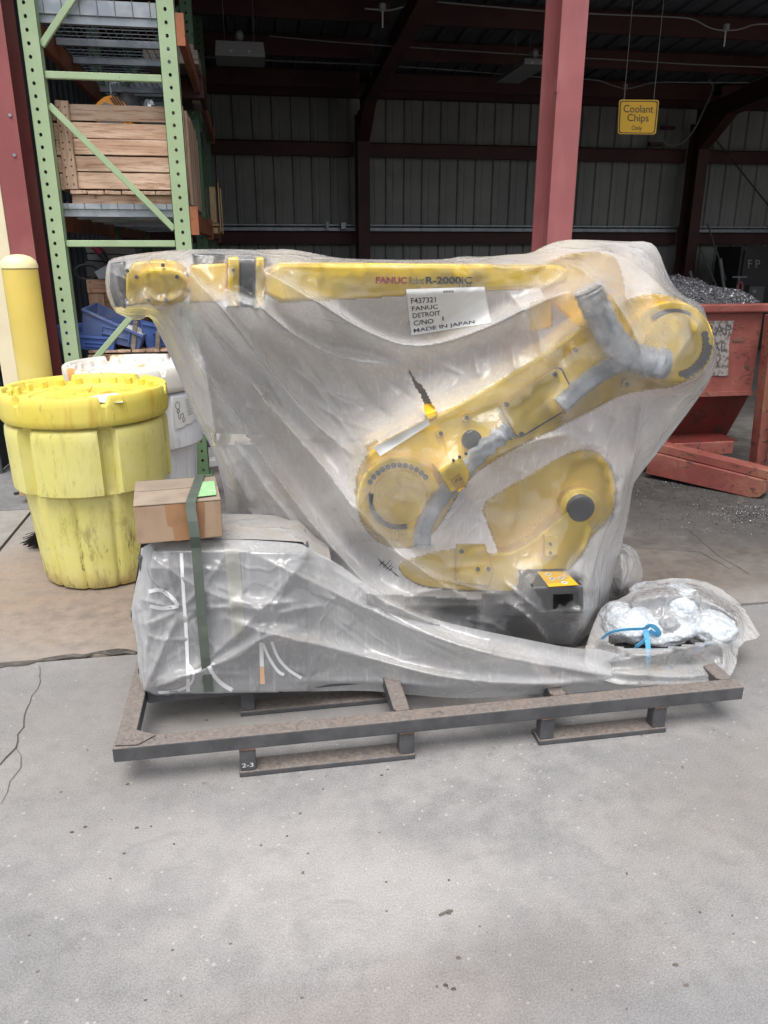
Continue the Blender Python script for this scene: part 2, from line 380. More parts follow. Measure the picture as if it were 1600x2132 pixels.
# dusty steel of the skid: dust lies where faces look up
def skid_mat():
    t = NT('skid_steel')
    nz = t.n('ShaderNodeSeparateXYZ', {0: t.n('ShaderNodeNewGeometry').outputs['Normal']}).outputs[2]
    n1 = t.noise(9, 6, .65); n2 = t.noise(70, 4, .7)
    base = t.mix(t.ramp(n1, .35, .65), (.055, .056, .062), (.085, .085, .09))
    base = t.mix(t.math('MULTIPLY', t.ramp(n2, .62, .72), .5), base, (.16, .13, .11))
    dust = t.mix(t.ramp(n2, .3, .7), (.155, .132, .118), (.235, .205, .185))
    dust = t.mix(t.math('MULTIPLY', t.ramp(n1, .55, .7), .5), dust, (.26, .19, .155))
    f = t.math('MULTIPLY', t.ramp(nz, .3, .8), t.ramp(n1, .15, .4, .75, 1.))
    c = t.mix(f, base, dust)
    return t.done(t.bsdf(c, t.ramp(f, 0, 1, .45, .95), 0, t.bump(n2, .3, .003), .35))
M['skid'] = skid_mat()

def drum_mat(name, c1, c2, scuff, rust, ramt):
    t = NT(name)
    n1 = t.noise(3, 5); v = t.mapped(t.pos(), (3.2, 3.2, 1.))
    n2 = t.noise(4, 9, .75, v=v, dist=.3); n3 = t.noise(9, 9, .78, v=t.mapped(t.pos(), (2.6, 2.6, .55)))
    c = t.mix(t.ramp(n1, .35, .65), c1, c2)
    z = t.n('ShaderNodeSeparateXYZ', {0: t.pos()}).outputs[2]
    low = t.ramp(z, .55, .0)
    c = t.mix(t.math('MULTIPLY', t.ramp(n3, .565, .635), t.ramp(low, 0, 1, .35, .95)), c, scuff)
    c = t.mix(t.math('MULTIPLY', t.ramp(n2, .50, .68), t.ramp(low, 0, 1, .28, .95)), c, tuple(x * 1.9 for x in scuff))
    c = t.mix(t.math('MULTIPLY', t.ramp(z, .16, .0), t.ramp(n2, .3, .7, .2, .8)), c, (.30, .17, .07))
    rz = t.math('MULTIPLY', t.ramp(t.noise(4.2, 4, .6, v=t.mapped(t.pos(), (1.5, 1.5, .22))), .55, .66), ramt)
    rz = t.math('MULTIPLY', rz, t.ramp(z, .78, .85))
    c = t.mix(rz, c, rust)
    b = t.n('ShaderNodeBsdfPrincipled', {'Base Color': c, 'Roughness': .48, 'Specular IOR Level': .35, 'Normal': t.bump(t.noise(40, 4), .12, .004)})
    return t.done(b.outputs[0])
M['ydrum'] = drum_mat('drum_yellow', (.66, .60, .175), (.72, .67, .26), (.085, .065, .03), (.62, .36, .06), .35)
M['ylid'] = drum_mat('drum_lid_yellow', (.74, .605, .095), (.78, .67, .15), (.16, .10, .03), (.58, .33, .04), .6)
M['wdrum'] = drum_mat('drum_white', (.70, .72, .76), (.75, .76, .79), (.25, .25, .25), (.66, .30, .06), .3)
M['wlid'] = drum_mat('drum_lid_white', (.70, .67, .61), (.75, .73, .69), (.45, .35, .25), (.72, .33, .08), .95)

def scrap_paint():
    t = NT('hopper_red')
    n1 = t.noise(2.2, 6, .65); n2 = t.noise(9, 8, .72, v=t.mapped(t.pos(), (1, 1, 1.6)), dist=1.5); n3 = t.noise(30, 5, .7)
    c = t.mix(t.ramp(n1, .35, .65), (.195, .05, .04), (.275, .10, .078))
    c = t.mix(t.math('MULTIPLY', t.ramp(n1, .50, .66), .75), c, (.26, .135, .075))
    c = t.mix(t.math('MULTIPLY', t.ramp(n2, .565, .62), .85), c, (.055, .032, .026))
    c = t.mix(t.math('MULTIPLY', t.ramp(n3, .58, .68), .7), c, (.12, .06, .045))
    return t.done(t.bsdf(c, .55, 0, t.bump(n2, .3, .01), .4))
M['hopper'] = scrap_paint()
M['hopperd'] = paint('hopper_dark_red', (.13, .020, .02), (.10, .028, .02), 4, (.4, .62), .15, .32, 0, (.045, .022, .015), 9, (.52, .66), .85, bst=.5, bsc=14)  # deeper, smoother red for the belly and deck plates
M['scrapsign'] = paint('worn_sign', (.27, .25, .24), (.12, .095, .09), 34, (.45, .58), .15, .8, 0, (.28, .10, .08), 14, (.6, .7), .6)

def plastic(name, op0, tint, dustc, fres=1.0, rough=.22, wr=.38, tlf=.40):
    t = NT(name)
    clear = t.n('ShaderNodeAttribute', attribute_name='clear').outputs['Fac']
    dust = t.n('ShaderNodeAttribute', attribute_name='dust').outputs['Fac']
    n1 = t.noise(3.2, 5, .6); n2 = t.noise(11, 6, .65, v=t.mapped(t.pos(), (1.2, 1.2, .55)), dist=1.0)
    n3 = t.noise(60, 5, .7); nv = t.noise(55, 4, .6, v=t.mapped(t.pos(), (1.6, 1.6, .05)))
    face = t.n('ShaderNodeLayerWeight', {'Blend': .35}).outputs['Facing']
    d = t.math('MULTIPLY', dust, t.ramp(n2, .30, .62, .35, 1.15), True)
    d = t.math('ADD', d, t.math('MULTIPLY', t.ramp(n3, .66, .74), .30), True)
    op = t.math('ADD', op0, t.math('MULTIPLY', t.math('SUBTRACT', n1, .5), .35))
    op = t.math('ADD', op, t.math('MULTIPLY', face, .34))
    op = t.math('ADD', op, t.math('MULTIPLY', t.ramp(nv, .5, .75), .13))
    op = t.math('MULTIPLY', op, t.math('SUBTRACT', 1., t.math('MULTIPLY', clear, .90)))
    op = t.math('ADD', op, t.math('MULTIPLY', t.math('MULTIPLY', d, t.math('SUBTRACT', 1., t.math('MULTIPLY', clear, .6))), .30), True)
    op = t.math('MINIMUM', op, .93)
    col = t.mix(d, tint, dustc)
    def rid(sc_, w_, dd):
        a_ = t.math('ABSOLUTE', t.math('SUBTRACT', t.noise(sc_, 3, .5, v=t.mapped(t.pos(), (1, 1, .75)), dist=dd), .5))
        return t.ramp(a_, w_, 0.)
    crease = t.math('ADD', t.math('MULTIPLY', rid(3.2, .035, .3), .55), t.math('ADD', t.math('MULTIPLY', rid(9, .05, .5), .22), t.math('MULTIPLY', n2, .7)))
    nb = t.bump(t.math('ADD', crease, t.math('MULTIPLY', n3, .12)), wr, .010)
    df = t.n('ShaderNodeBsdfDiffuse', {'Color': col, 'Normal': nb}).outputs[0]
    tl = t.n('ShaderNodeBsdfTranslucent', {'Color': col, 'Normal': nb}).outputs[0]
    body = t.n('ShaderNodeMixShader', {0: tlf, 1: df, 2: tl}).outputs[0]
    tr = t.n('ShaderNodeBsdfTransparent', {'Color': (.95, .955, .96)}).outputs[0]
    s1 = t.n('ShaderNodeMixShader', {0: op, 1: tr, 2: body}).outputs[0]
    gl = t.n('ShaderNodeBsdfGlossy', {'Color': (1, 1, 1), 'Roughness': t.ramp(d, 0, 1, rough, .55), 'Normal': nb}).outputs[0]
    fr = t.n('ShaderNodeFresnel', {'IOR': 1.5, 'Normal': nb}).outputs[0]
    s2 = t.n('ShaderNodeMixShader', {0: t.math('MULTIPLY', fr, fres, True), 1: s1, 2: gl}).outputs[0]
    return t.done(s2)
M['bag'] = plastic('plastic_sheet', .485, (.95, .955, .985), (.62, .555, .475), 1.0, .22, .30)
M['wrap'] = plastic('plastic_wrap', .40, (.94, .955, .98), (.56, .50, .43), 1.4, .18, .35, .30)
M['clearbag'] = plastic('plastic_clear', .44, (.92, .93, .95), (.55, .49, .42), 1.6, .16, .7)
M['ptape'] = plastic('clear_tape', .5, (.74, .74, .66), (.45, .40, .33), 1.0, .3, .2)

def bubble_mat():
    t = NT('bubble_wrap')
    vo = t.n('ShaderNodeTexVoronoi', {'Vector': t.pos(), 'Scale': 62.}).outputs['Distance']
    n = t.noise(12, 5); n2 = t.noise(30, 5, .7, dist=1.5)
    c = t.mix(t.ramp(vo, .1, .6), (.70, .72, .74), (.50, .54, .58))
    c = t.mix(t.math('MULTIPLY', t.ramp(n, .5, .75), .4), c, (.40, .38, .35))
    h = t.math('ADD', t.math('MULTIPLY', vo, -1.), t.math('MULTIPLY', n2, .9))
    return t.done(t.bsdf(c, .38, 0, t.bump(h, .75, .006), .4))
M['bubble'] = bubble_mat()

# ================================================================== GROUND
def sheet_slab(name, x0, x1, y0, y1, z, m):
    return MB().box(x0, x1, y0, y1, z - .12, z).build(name, m, kind='structure')
MB().box(-150, 150, -150, 150, -.3, -.02).build('ground', M['soil'], kind='structure')
sheet_slab('concrete_slab', -14, 16, -12, 2.985, 0, M['near'])
sheet_slab('concrete_slab', -1.455, 16, 3.008, 14, 0, M['mid'])
sheet_slab('concrete_slab', -14, -1.475, 3.008, 5.07, 0, M['left'])
sheet_slab('asphalt_yard', -60, -1.475, 5.095, 60, -.004, M['asphalt'])
def ground_strip(name, px, w, z, m, wob=.004):
    pts = [WZ(a, b) for a, b in px]; out = []
    for i in range(len(pts) - 1):
        k = max(1, int((pts[i + 1] - pts[i]).length / .035))
        for j in range(k): out.append(pts[i].lerp(pts[i + 1], j / k))
    out.append(pts[-1]); L = []; R = []
    for i, p in enumerate(out):
        t = (out[min(i + 1, len(out) - 1)] - out[max(i - 1, 0)]); nrm = Vector((-t.y, t.x, 0)).normalized()
        q = p + nrm * random.uniform(-wob, wob); ww = w(i / (len(out) - 1)) if callable(w) else w
        L.append((q.x + nrm.x * ww * random.uniform(.3, .7), q.y + nrm.y * ww * random.uniform(.3, .7), z)); R.append((q.x - nrm.x * ww * random.uniform(.3, .7), q.y - nrm.y * ww * random.uniform(.3, .7), z))
    n = len(L)
    return MB().add(L + R, [(i, i + 1, n + i + 1, n + i) for i in range(n - 1)]).build(name, m, kind='structure', weld=False)
ground_strip('ground_crack', [(84, 1388), (86, 1420), (68, 1450), (52, 1490), (48, 1515), (38, 1530), (34, 1558), (14, 1580), (0, 1595)], lambda t: .0026 + .0022 * t, .003, M['crack'])
ground_strip('ground_crack', [(36, 1558), (46, 1575), (44, 1600), (22, 1628), (18, 1650), (4, 1675)], .0018, .003, M['crack'])
ground_strip('joint_filler', [(-20, 1387), (60, 1381), (130, 1369), (200, 1362), (285, 1358)], lambda t: .022 + .022 * math.sin(t * 9) ** 2, .004, M['filler'], .01)
for k, px in enumerate([[(1430, 1100), (1500, 1160), (1560, 1195)], [(1330, 1140), (1460, 1150), (1520, 1185)]]):
    ground_strip('ground_crack', px, .003, .003, M['crack'])
mb = MB()
for i in range(70):
    p = WZ(random.uniform(10, 1590), 1400 + 720 * random.random() ** .8); r = random.uniform(.0012, .0032) * (1 if random.random() < .88 else 1.6)
    mb.blob((p.x, p.y, r * .25), r * random.uniform(.7, 1.9), r * random.uniform(.7, 1.5), r * .5, 7, 4, .5, 4, i)
for a, b in ((150, 1733), (178, 1722), (285, 1724), (266, 1633), (945, 2060), (928, 2052), (935, 1902), (955, 1995), (430, 1500)):
    p = WZ(a, b); mb.blob((p.x, p.y, .001), .006, .0042, .002, 8, 5, .6, 4, a)
mb.tube([WZ(915, 1908) + Vector((0, 0, .004)), WZ(935, 1899) + Vector((0, 0, .005)), WZ(943, 1898) + Vector((0, 0, .003))], .003, 5)
mb.build('ground_debris', M['sand'], kind='stuff', smooth=60)

# ================================================================== SHED
shed = thing('metal_shed', (2.2, 9.5, 0), 'open fronted steel shed with red frame and grey ribbed sheet walls behind the machine', 'building')
FY, BY, X0, X1 = 5.6, 13.5, -1.95, 13.0
def rz(y): return 4.10 + .083 * (BY - y)               # underside of the roof sheets
prof = [(0, 0), (.018, -.034), (.040, -.034), (.058, 0), (.120, 0), (.128, -.006), (.140, -.006), (.148, 0), (.305, 0)]
def panel_mesh(name, m, z1):
    mb = MB(); n = len(prof)
    mb.add([(x, y, 0) for x, y in prof] + [(x, y, z1) for x, y in prof], [(i, i + 1, n + i + 1, n + i) for i in range(n - 1)])
    me = bpy.data.meshes.new(name); me.from_pydata(mb.v, [], mb.f); me.materials.append(m); return me
def part(name, me, parent, loc, rot=(0, 0, 0)):
    o = bpy.data.objects.new(name, me); COL.objects.link(o); o.parent = parent
    o.location = Vector(loc) - wloc(parent); o.rotation_euler = rot; return o
pm = panel_mesh('wall_panel', M['panel'], 4.35)
for i in range(49): part('wall_panel', pm, shed, (X0 + i * .305, BY + .12, 0))
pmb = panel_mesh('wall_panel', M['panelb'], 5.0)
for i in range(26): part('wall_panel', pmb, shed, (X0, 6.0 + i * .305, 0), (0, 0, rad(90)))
for i in range(27): part('wall_panel', pm, shed, (X1, 5.7 + (i + 1) * .305, 0), (0, 0, rad(-90)))
rlen = BY + .3 - 5.0
n = len(prof)
rme = bpy.data.meshes.new('roof_panel')
rme.from_pydata([(x, 0, y) for x, y in prof] + [(x, -rlen, y + .083 * rlen) for x, y in prof], [], [(i, i + 1, n + i + 1, n + i) for i in range(n - 1)])
rme.materials.append(M['roof'])
for i in range(51): part('roof_panel', rme, shed, (X0 - .3 + i * .305, BY + .3, 4.10 - .025 + .035))
# Z-shaped girts and purlins
def zgirt(x0, x1, y, z, h, out=.09):
    mb = MB(); mb.box(x0, x1, y, y + .006, z, z + h); mb.box(x0, x1, y - out, y, z + h - .005, z + h); mb.box(x0, x1, y + .006, y + out, z, z + .005); return mb
for z in (1.70, 3.03):
    for a, b in ((X0, 1.78), (1.98, 7.52), (7.74, X1)):
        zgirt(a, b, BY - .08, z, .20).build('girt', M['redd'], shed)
for y in (12.86, 11.5, 10.2, 8.9, 7.6, 6.3):
    z = rz(y) - .25
    for a, b in ((X0, 1.80), (1.96, 7.56), (7.72, X1)):
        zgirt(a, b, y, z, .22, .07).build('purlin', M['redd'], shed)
MB().box(X0, X1, BY - .12, BY + .05, 3.88, 4.08).build('eave_beam', M['redd'], shed)
MB().box(X0, X1, 5.35, 5.43, rz(5.4) - .34, rz(5.4) - .02).build('eave_beam', M['redd'], shed)
def ibeam_col(x, y0, y1, w, z1, m, tf=.012, tw=.010, mf=None):
    c = MB(); c.box(x - w / 2, x + w / 2, y0, y0 + tf, .012, z1); c.box(x - w / 2, x + w / 2, y1 - tf, y1, .012, z1)
    c.box(x - tw / 2, x + tw / 2, y0 + tf, y1 - tf, .012, z1)
    o = c.build('column', m, shed)
    MB().box(x - w / 2 - .05, x + w / 2 + .05, y0 - .05, y1 + .05, 0, .012).build('base_plate', m, o)
    return o
colL = ibeam_col(-1.437, FY, FY + .32, .150, 4.70, M['red'])
colR = ibeam_col(2.233, FY, FY + .32, .185, 4.70, M['redf'])
for i, (a, b) in enumerate(((22, 240), (31, 323))):                 # bolt heads on the left column
    p = WY(a, b, FY); MB().lathe([(0, 0), (.013, 0), (.013, .008), (.006, .012), (0, .012)], (0, 0, 0), 10)
    mb = MB(); mb.cyl((p.x, FY - .010, p.z), (p.x, FY, p.z), .010, 8); mb.build('bolt', M['zinc'], colL)
MB().box(2.233 - .0925 - .008, 2.233 - .0925, FY - .02, FY + .05, 2.62, 2.70).build('bracket', M['redf'], colR)
for x in (1.88, 7.62):
    ibeam_col(x, BY - .50, BY - .14, .19, 3.62, M['redd'])
    z0, z1 = 3.55, rz(5.5) - .62
    r = MB()
    ya, yb = BY - .14, 5.45
    for (xx0, xx1, dz0, dz1) in ((x - .095, x + .095, 0, .014), (x - .005, x + .005, .014, None)):
        ha, hb = (dz1, dz1) if dz1 else (rz(ya) - .26 - z0, rz(yb) - .26 - z1)
        r.add([(xx, y, z + d) for xx in (xx0, xx1) for (y, z, h) in ((ya, z0 + dz0, ha), (yb, z1 + dz0, hb)) for d in (0, h - dz0)],
              [(0, 1, 3, 2), (4, 6, 7, 5), (0, 4, 5, 1), (2, 3, 7, 6), (0, 2, 6, 4), (1, 5, 7, 3)])
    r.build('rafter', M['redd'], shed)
    k = MB(); k.extr([(x - .09, BY - .50, 3.2), (x - .09, BY - .50, 3.6), (x - .09, BY - 1.25, 3.66)], (.18, 0, 0)); k.build('haunch', M['redd'], shed)
p0, p1 = Vector((7.72, BY - .3, 3.55)), Vector((10.4, BY - .3, 1.2))
MB().tube([p0, p1], .012, 6).build('brace_rod', M['black'], shed)
MB().box(X0, X1, BY - .02, BY + .03, 1.905, 1.955).build('conduit', M['zinc'], shed)
MB().box(X0, X1, BY - .02, BY + .03, 1.985, 2.005).build('conduit', M['zinc'], shed)
p = WY(715, 470, BY - .1); MB().box(p.x - .045, p.x + .045, BY - .16, BY - .07, p.z - .055, p.z + .055).build('outlet_box', M['zinc'], shed, bevel=.006)
p = WY(682, 470, BY - .1); MB().box(p.x - .02, p.x + .02, BY - .13, BY - .07, p.z - .06, p.z + .06).build('outlet_box', M['zinc'], shed)
for a, b in ((1391, 266), (1366, 300)):
    p = WY(a, b, BY - .1); MB().box(p.x - .12, p.x + .12, BY - .14, BY - .06, p.z - .025, p.z + .025).build('wall_bracket', M['redd'], shed)

# neighbouring cream wall beyond the left column
MB().box(-1.685, -1.516, 5.60, 5.88, 0, 4.6).build('cream_post', M['cream'], label='pale cream boxed post directly left of the left red column', cat='post', bevel=.006)

# hanging lamps and cable runs
def lamp(px, py, Y, w, d, h, label):
    c = WY(px, py, Y); t = thing('light_fixture', (c.x, c.y, c.z), label, 'light', 'fluorescent lamps under the shed roof')
    MB().add([(c.x - w / 2, c.y, c.z), (c.x + w / 2, c.y, c.z), (c.x + w * .47, c.y, c.z + h), (c.x - w * .47, c.y, c.z + h),
              (c.x - w / 2, c.y + d, c.z), (c.x + w / 2, c.y + d, c.z), (c.x + w * .47, c.y + d, c.z + h), (c.x - w * .47, c.y + d, c.z + h)],
             [(0, 1, 2, 3), (7, 6, 5, 4), (0, 4, 5, 1), (1, 5, 6, 2), (2, 6, 7, 3), (3, 7, 4, 0)]).build('housing', M['lampg'], t)
    for j in range(3):
        zz_ = c.z + h * (.2 + .28 * j); MB().box(c.x - w * .47, c.x + w * .47, c.y - .008, c.y - .001, zz_, zz_ + h * .08).build('louvre', M['lampg'], t)
    for s in (-1, 1):
        m = MB(); m.cyl((c.x + s * w * .3, c.y + d * .5, c.z + h), (c.x + s * w * .3, c.y + d * .5, rz(c.y + d * .5)), .004, 5); m.build('hanger', M['cable'], t)
        m = MB(); m.cyl((c.x + s * w * .18, c.y - .004, c.z + h * .3), (c.x + s * w * .18, c.y + d, c.z + h * .3), .018, 8); m.build('tube', M['bulb'], t)
    m = MB(); m.blob((c.x, c.y + .1, c.z + h + .07), .05, .05, .06, 10, 7, 0); m.build('junction_box', M['lampg'], t, smooth=60)
lamp(501, 117, 9.5, .53, .5, .14, 'grey fluorescent lamp hanging under the dark roof left of the rafter')
lamp(1118, 134, 10.0, .32, 1.1, .06, 'thin pale lamp hanging just left of the front red column')
def cable(px, Y, r, label, bulbs=()):
    pts = [WY(a, b, Y) for a, b in chaikin(px, 2, False)]
    t = thing('cable_run', pts[0], label, 'cable', 'cables strung along the purlins')
    MB().tube(pts, r, 5).build('cable', M['cable'], t)
    for a, b in bulbs:
        q = WY(a, b, Y)
        m = MB(); m.cyl(q + Vector((0, 0, -.01)), q + Vector((0, 0, .05)), .035, 8); m.build('lamp_holder', M['lampg'], t)
        m = MB(); m.cyl(q + Vector((0, 0, -.16)), q + Vector((0, 0, -.01)), .008, 6); m.build('pull_chain', M['bulb'], t)
cable([(900, 3), (1000, 12), (1150, 25), (1310, 32), (1425, 36), (1450, 42), (1480, 60), (1510, 64), (1540, 62), (1570, 50), (1600, 50)], 8.8, .008, 'pale cable sagging round a lamp holder under the roof at upper right', [(1512, 62)])
cable([(560, 75), (700, 88), (800, 95), (1000, 108), (1160, 118), (1300, 125), (1450, 135), (1600, 140)], 10.1, .007, 'thin straight cable along the second purlin from the back')
cable([(415, 118), (600, 128), (775, 134), (1000, 150), (1130, 162), (1240, 164), (1275, 178), (1302, 186), (1330, 180), (1360, 170), (1460, 172), (1560, 172)], 11.4, .009, 'cable dipping to a lamp holder above the yellow sign', [(1302, 184)])
cable([(760, 18), (790, 20), (815, 22), (840, 14)], 8.8, .009, 'short cable end with a lamp holder left of the rafter', [(797, 20)])
cable([(1475, 165), (1488, 180), (1480, 200), (1465, 230), (1452, 260), (1432, 290), (1408, 305), (1390, 302), (1378, 288)], 12.6, .014, 'dark hose looping down from the roof right of the yellow sign')

# yellow sign
sg = thing('hanging_sign', WY(1329, 280, 7.5), 'yellow square sign about coolant chips hanging from the shed roof', 'sign')
SY = 7.5
o = MB().prism(PX(rrect([(1290, 207), (1373, 208), (1366, 280), (1287, 279)]), SY), SY, SY + .012).build('panel', M['signy'], sg)
def frame(poly, Y0, Y1, k, m, parent, name='border'):
    xz = PX(poly, Y0); n = len(xz); cx = sum(a for a, b in xz) / n; cz = sum(b for a, b in xz) / n
    inn = [(cx + (a - cx) * k, cz + (b - cz) * k) for a, b in xz]
    mb = MB(); mb.add([(a, Y0, b) for a, b in xz] + [(a, Y0, b) for a, b in inn] + [(a, Y1, b) for a, b in xz] + [(a, Y1, b) for a, b in inn],
      [(i, (i + 1) % n, n + (i + 1) % n, n + i) for i in range(n)] + [(2 * n + i, 3 * n + i, 3 * n + (i + 1) % n, 2 * n + (i + 1) % n) for i in range(n)] +
      [(i, 2 * n + i, 2 * n + (i + 1) % n, (i + 1) % n) for i in range(n)] + [(n + i, n + (i + 1) % n, 3 * n + (i + 1) % n, 3 * n + i) for i in range(n)])
    return mb.build(name, m, parent)
frame(rrect([(1292, 209.5), (1371, 210.5), (1364, 278), (1289, 277)]), SY - .004, SY + .001, .955, M['ink'], sg)
flat_text('Coolant', 1299, 1361, 218, 234, SY - .003, M['ink'], sg, skew=1)
flat_text('Chips', 1307, 1351, 237, 257, SY - .003, M['ink'], sg, skew=1)
flat_text('Only', 1316, 1337, 261, 274, SY - .003, M['ink'], sg, skew=.5)
for a in (1300, 1362):
    q = WY(a, 209, SY); m = MB(); m.cyl((q.x, SY + .006, q.z), (q.x, SY + .006, rz(SY) - .03), .003, 5); m.build('hanger', M['cable'], sg)

# poles, cabinet and boxes at the back right
def pole(a, b, r, m, label, nm='metal_pole', Y=12.2):
    t = MB(); A, B = WY(*a, Y), WY(*b, Y)
    d = (A - B); k = B.z / max(.2, d.z); B2 = B - d * k * .98
    t.tube([A, B2], r, 7); return t.build(nm, m, label=label, cat='pole', group='rods leaning behind the scrap hopper')
pole((1437, 564), (1447, 602), .022, M['lampg'], 'short pale rod leaning left of the red back column foot')
pole((1460, 520), (1494, 600), .016, M['dgrey'], 'long dark rod slanting across the back wall beside the column')
pole((1473, 466), (1500, 545), .013, M['dgrey'], 'tallest thin dark rod crossing in front of the wall girt')
pole((1500, 538), (1509, 606), .028, M['lampg'], 'thick pale grey pipe standing upright behind the steel chips')
pole((1527, 585), (1524, 612), .03, M['dgrey'], 'stubby dark pipe end near the black cabinet')
pole((1541, 548), (1543, 595), .012, M['cable'], 'thin bent rod directly beside the black cabinet')
c0, c1 = WY(1545, 513, 11.9), WY(1640, 640, 11.9)
cab = thing('tool_cabinet', ((c0.x + c1.x) / 2, 12.2, 0), 'tall black cabinet with faint chalk letters at the right edge', 'cabinet')
MB().box(c0.x, c1.x, 11.9, 12.6, .05, c0.z).build('body', M['darkwall'], cab, bevel=.01)
MB().box(c0.x + .05, c1.x, 11.87, 11.895, c1.z, c0.z - .06).build('door', M['darkwall'], cab)
MB().box(c0.x + .03, c1.x - .03, 11.95, 12.55, 0, .05).build('plinth', M['black'], cab)
flat_text('F P', 1558, 1583, 541, 558, 11.86, M['lampg'], cab)
p = WY(1570, 606, 11.6)
bx = thing('grey_box', (p.x, 11.6, 0), 'small dark box with a pale tag in front of the black cabinet', 'box')
MB().box(p.x - .15, p.x + .12, 11.5, 11.8, 0, p.z + .08).build('body', M['dgrey'], bx, bevel=.01)
q = WY(1571, 607, 11.49); MB().box(q.x - .03, q.x + .03, 11.488, 11.499, q.z - .02, q.z + .03).build('paper_tag', M['lampg'], bx)
p = WY(1538, 605, 11.2)
hr = thing('hose_stand', (p.x, 11.2, 0), 'thin stand with a coil of dull red hose behind the chip pile', 'stand')
MB().tube([(p.x + .05 * math.cos(a), 11.18, p.z + .13 * math.sin(a)) for a in np.linspace(0, 6.0, 18)], .016, 6).build('hose', M['red'], hr)
m = MB(); m.cyl((p.x, 11.22, .02), (p.x, 11.22, p.z + .2), .014, 6); m.box(p.x - .2, p.x + .2, 11.0, 11.4, 0, .02); m.box(p.x - .12, p.x + .12, 11.21, 11.23, p.z + .19, p.z + .21); m.build('post', M['cable'], hr)

# ================================================================== PALLET RACK
rack = thing('pallet_rack', (-.83, 7.9, 0), 'green pallet rack with orange beams standing behind the left red column', 'rack')
UX = [(-1.29, -1.185), (-.475, -.365)]            # left and right upright, x range
FR = (5.68, 8.08, 10.48)
def upright(x0, x1, y, z1, m, hx, k0=0):
    mb = MB(); pz = .0725; nz = int(z1 / pz); r = .0105
    xc = x0 + (x1 - x0) * hx; mb_v = []
    for k in range(k0, nz):
        za, zb = .012 + k * pz, .012 + (k + 1) * pz; zc = (za + zb) / 2
        outer = [(x1, zc), (x1, zb), (xc, zb), (x0, zb), (x0, zc), (x0, za), (xc, za), (x1, za)]
        inner = [(xc + r * math.cos(i * math.pi / 4), zc + r * 1.15 * math.sin(i * math.pi / 4)) for i in range(8)]
        mb.add([(a, y, b) for a, b in outer] + [(a, y, b) for a, b in inner] + [(a, y + .003, b) for a, b in inner],
               [(i, (i + 1) % 8, 8 + (i + 1) % 8, 8 + i) for i in range(8)] + [(8 + i, 8 + (i + 1) % 8, 16 + (i + 1) % 8, 16 + i) for i in range(8)])
    zt = .012 + nz * pz; zb0 = .012 + k0 * pz
    mb.box(x0, x0 + .003, y, y + .075, zb0, zt); mb.box(x1 - .003, x1, y, y + .075, zb0, zt)
    mb.box(x0 + .003, x0 + .02, y + .072, y + .075, zb0, zt); mb.box(x1 - .02, x1 - .003, y + .072, y + .075, zb0, zt)
    o = mb.build('upright', m, rack, weld=True)
    if not k0: MB().box(x0 - .02, x1 + .02, y - .03, y + .12, 0, .012).build('foot_plate', m, o)
    return o
for k, y in enumerate(FR):
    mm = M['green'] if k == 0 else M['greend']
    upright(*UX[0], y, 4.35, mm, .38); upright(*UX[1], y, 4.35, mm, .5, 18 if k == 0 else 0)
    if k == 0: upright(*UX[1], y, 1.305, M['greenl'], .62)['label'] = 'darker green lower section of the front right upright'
    xa, xb = UX[0][1], UX[1][0]
    for z in (.35, 1.643, 2.64):
        MB().beam((xa, y + .035, z), (xb, y + .035, z), .034, .042).build('brace', mm, rack, bevel=.004, seg=1)
    for (za, zb) in ((2.47, 1.735), (.78, 1.52), (2.80, 3.65)):
        MB().beam((xa, y + .035, za), (xb, y + .035, zb), .03, .04).build('brace', mm, rack, bevel=.004, seg=1)
LV = (1.86, 2.985)
for k in range(2):
    for z in LV:
        for x0, x1 in ((UX[0][0] + .02, UX[0][0] + .065), (UX[1][1] + .003, UX[1][1] + .048)):
            b = MB(); b.box(x0, x1, FR[k] + (.085 if x0 < -1 else .012), FR[k + 1] - .01, z - .135, z - .03); b.box(x0 + (.022 if x0 < -1 else 0), x1 - (0 if x0 < -1 else .022), FR[k] + .085, FR[k + 1] - .01, z - .03, z)
            o = b.build('beam', M['orange'], rack)
            for yy in (FR[k] + .079 if x0 < -1 else FR[k] + .004, FR[k + 1] - .01):
                cb = MB(); cb.box(x0 - .006, x1 + .006, yy, yy + .006, z - .16, z + .02); cb.build('beam_connector', M['orange'], o)
deckn = 0
dlabels = [['wire deck under the large timber crate on the rack', 'wire deck on the rear bay behind the large timber crate'],
           ['wire deck at the very top edge of the photo with grey channels', 'uppermost rear wire deck deep in the dark rack bay']]
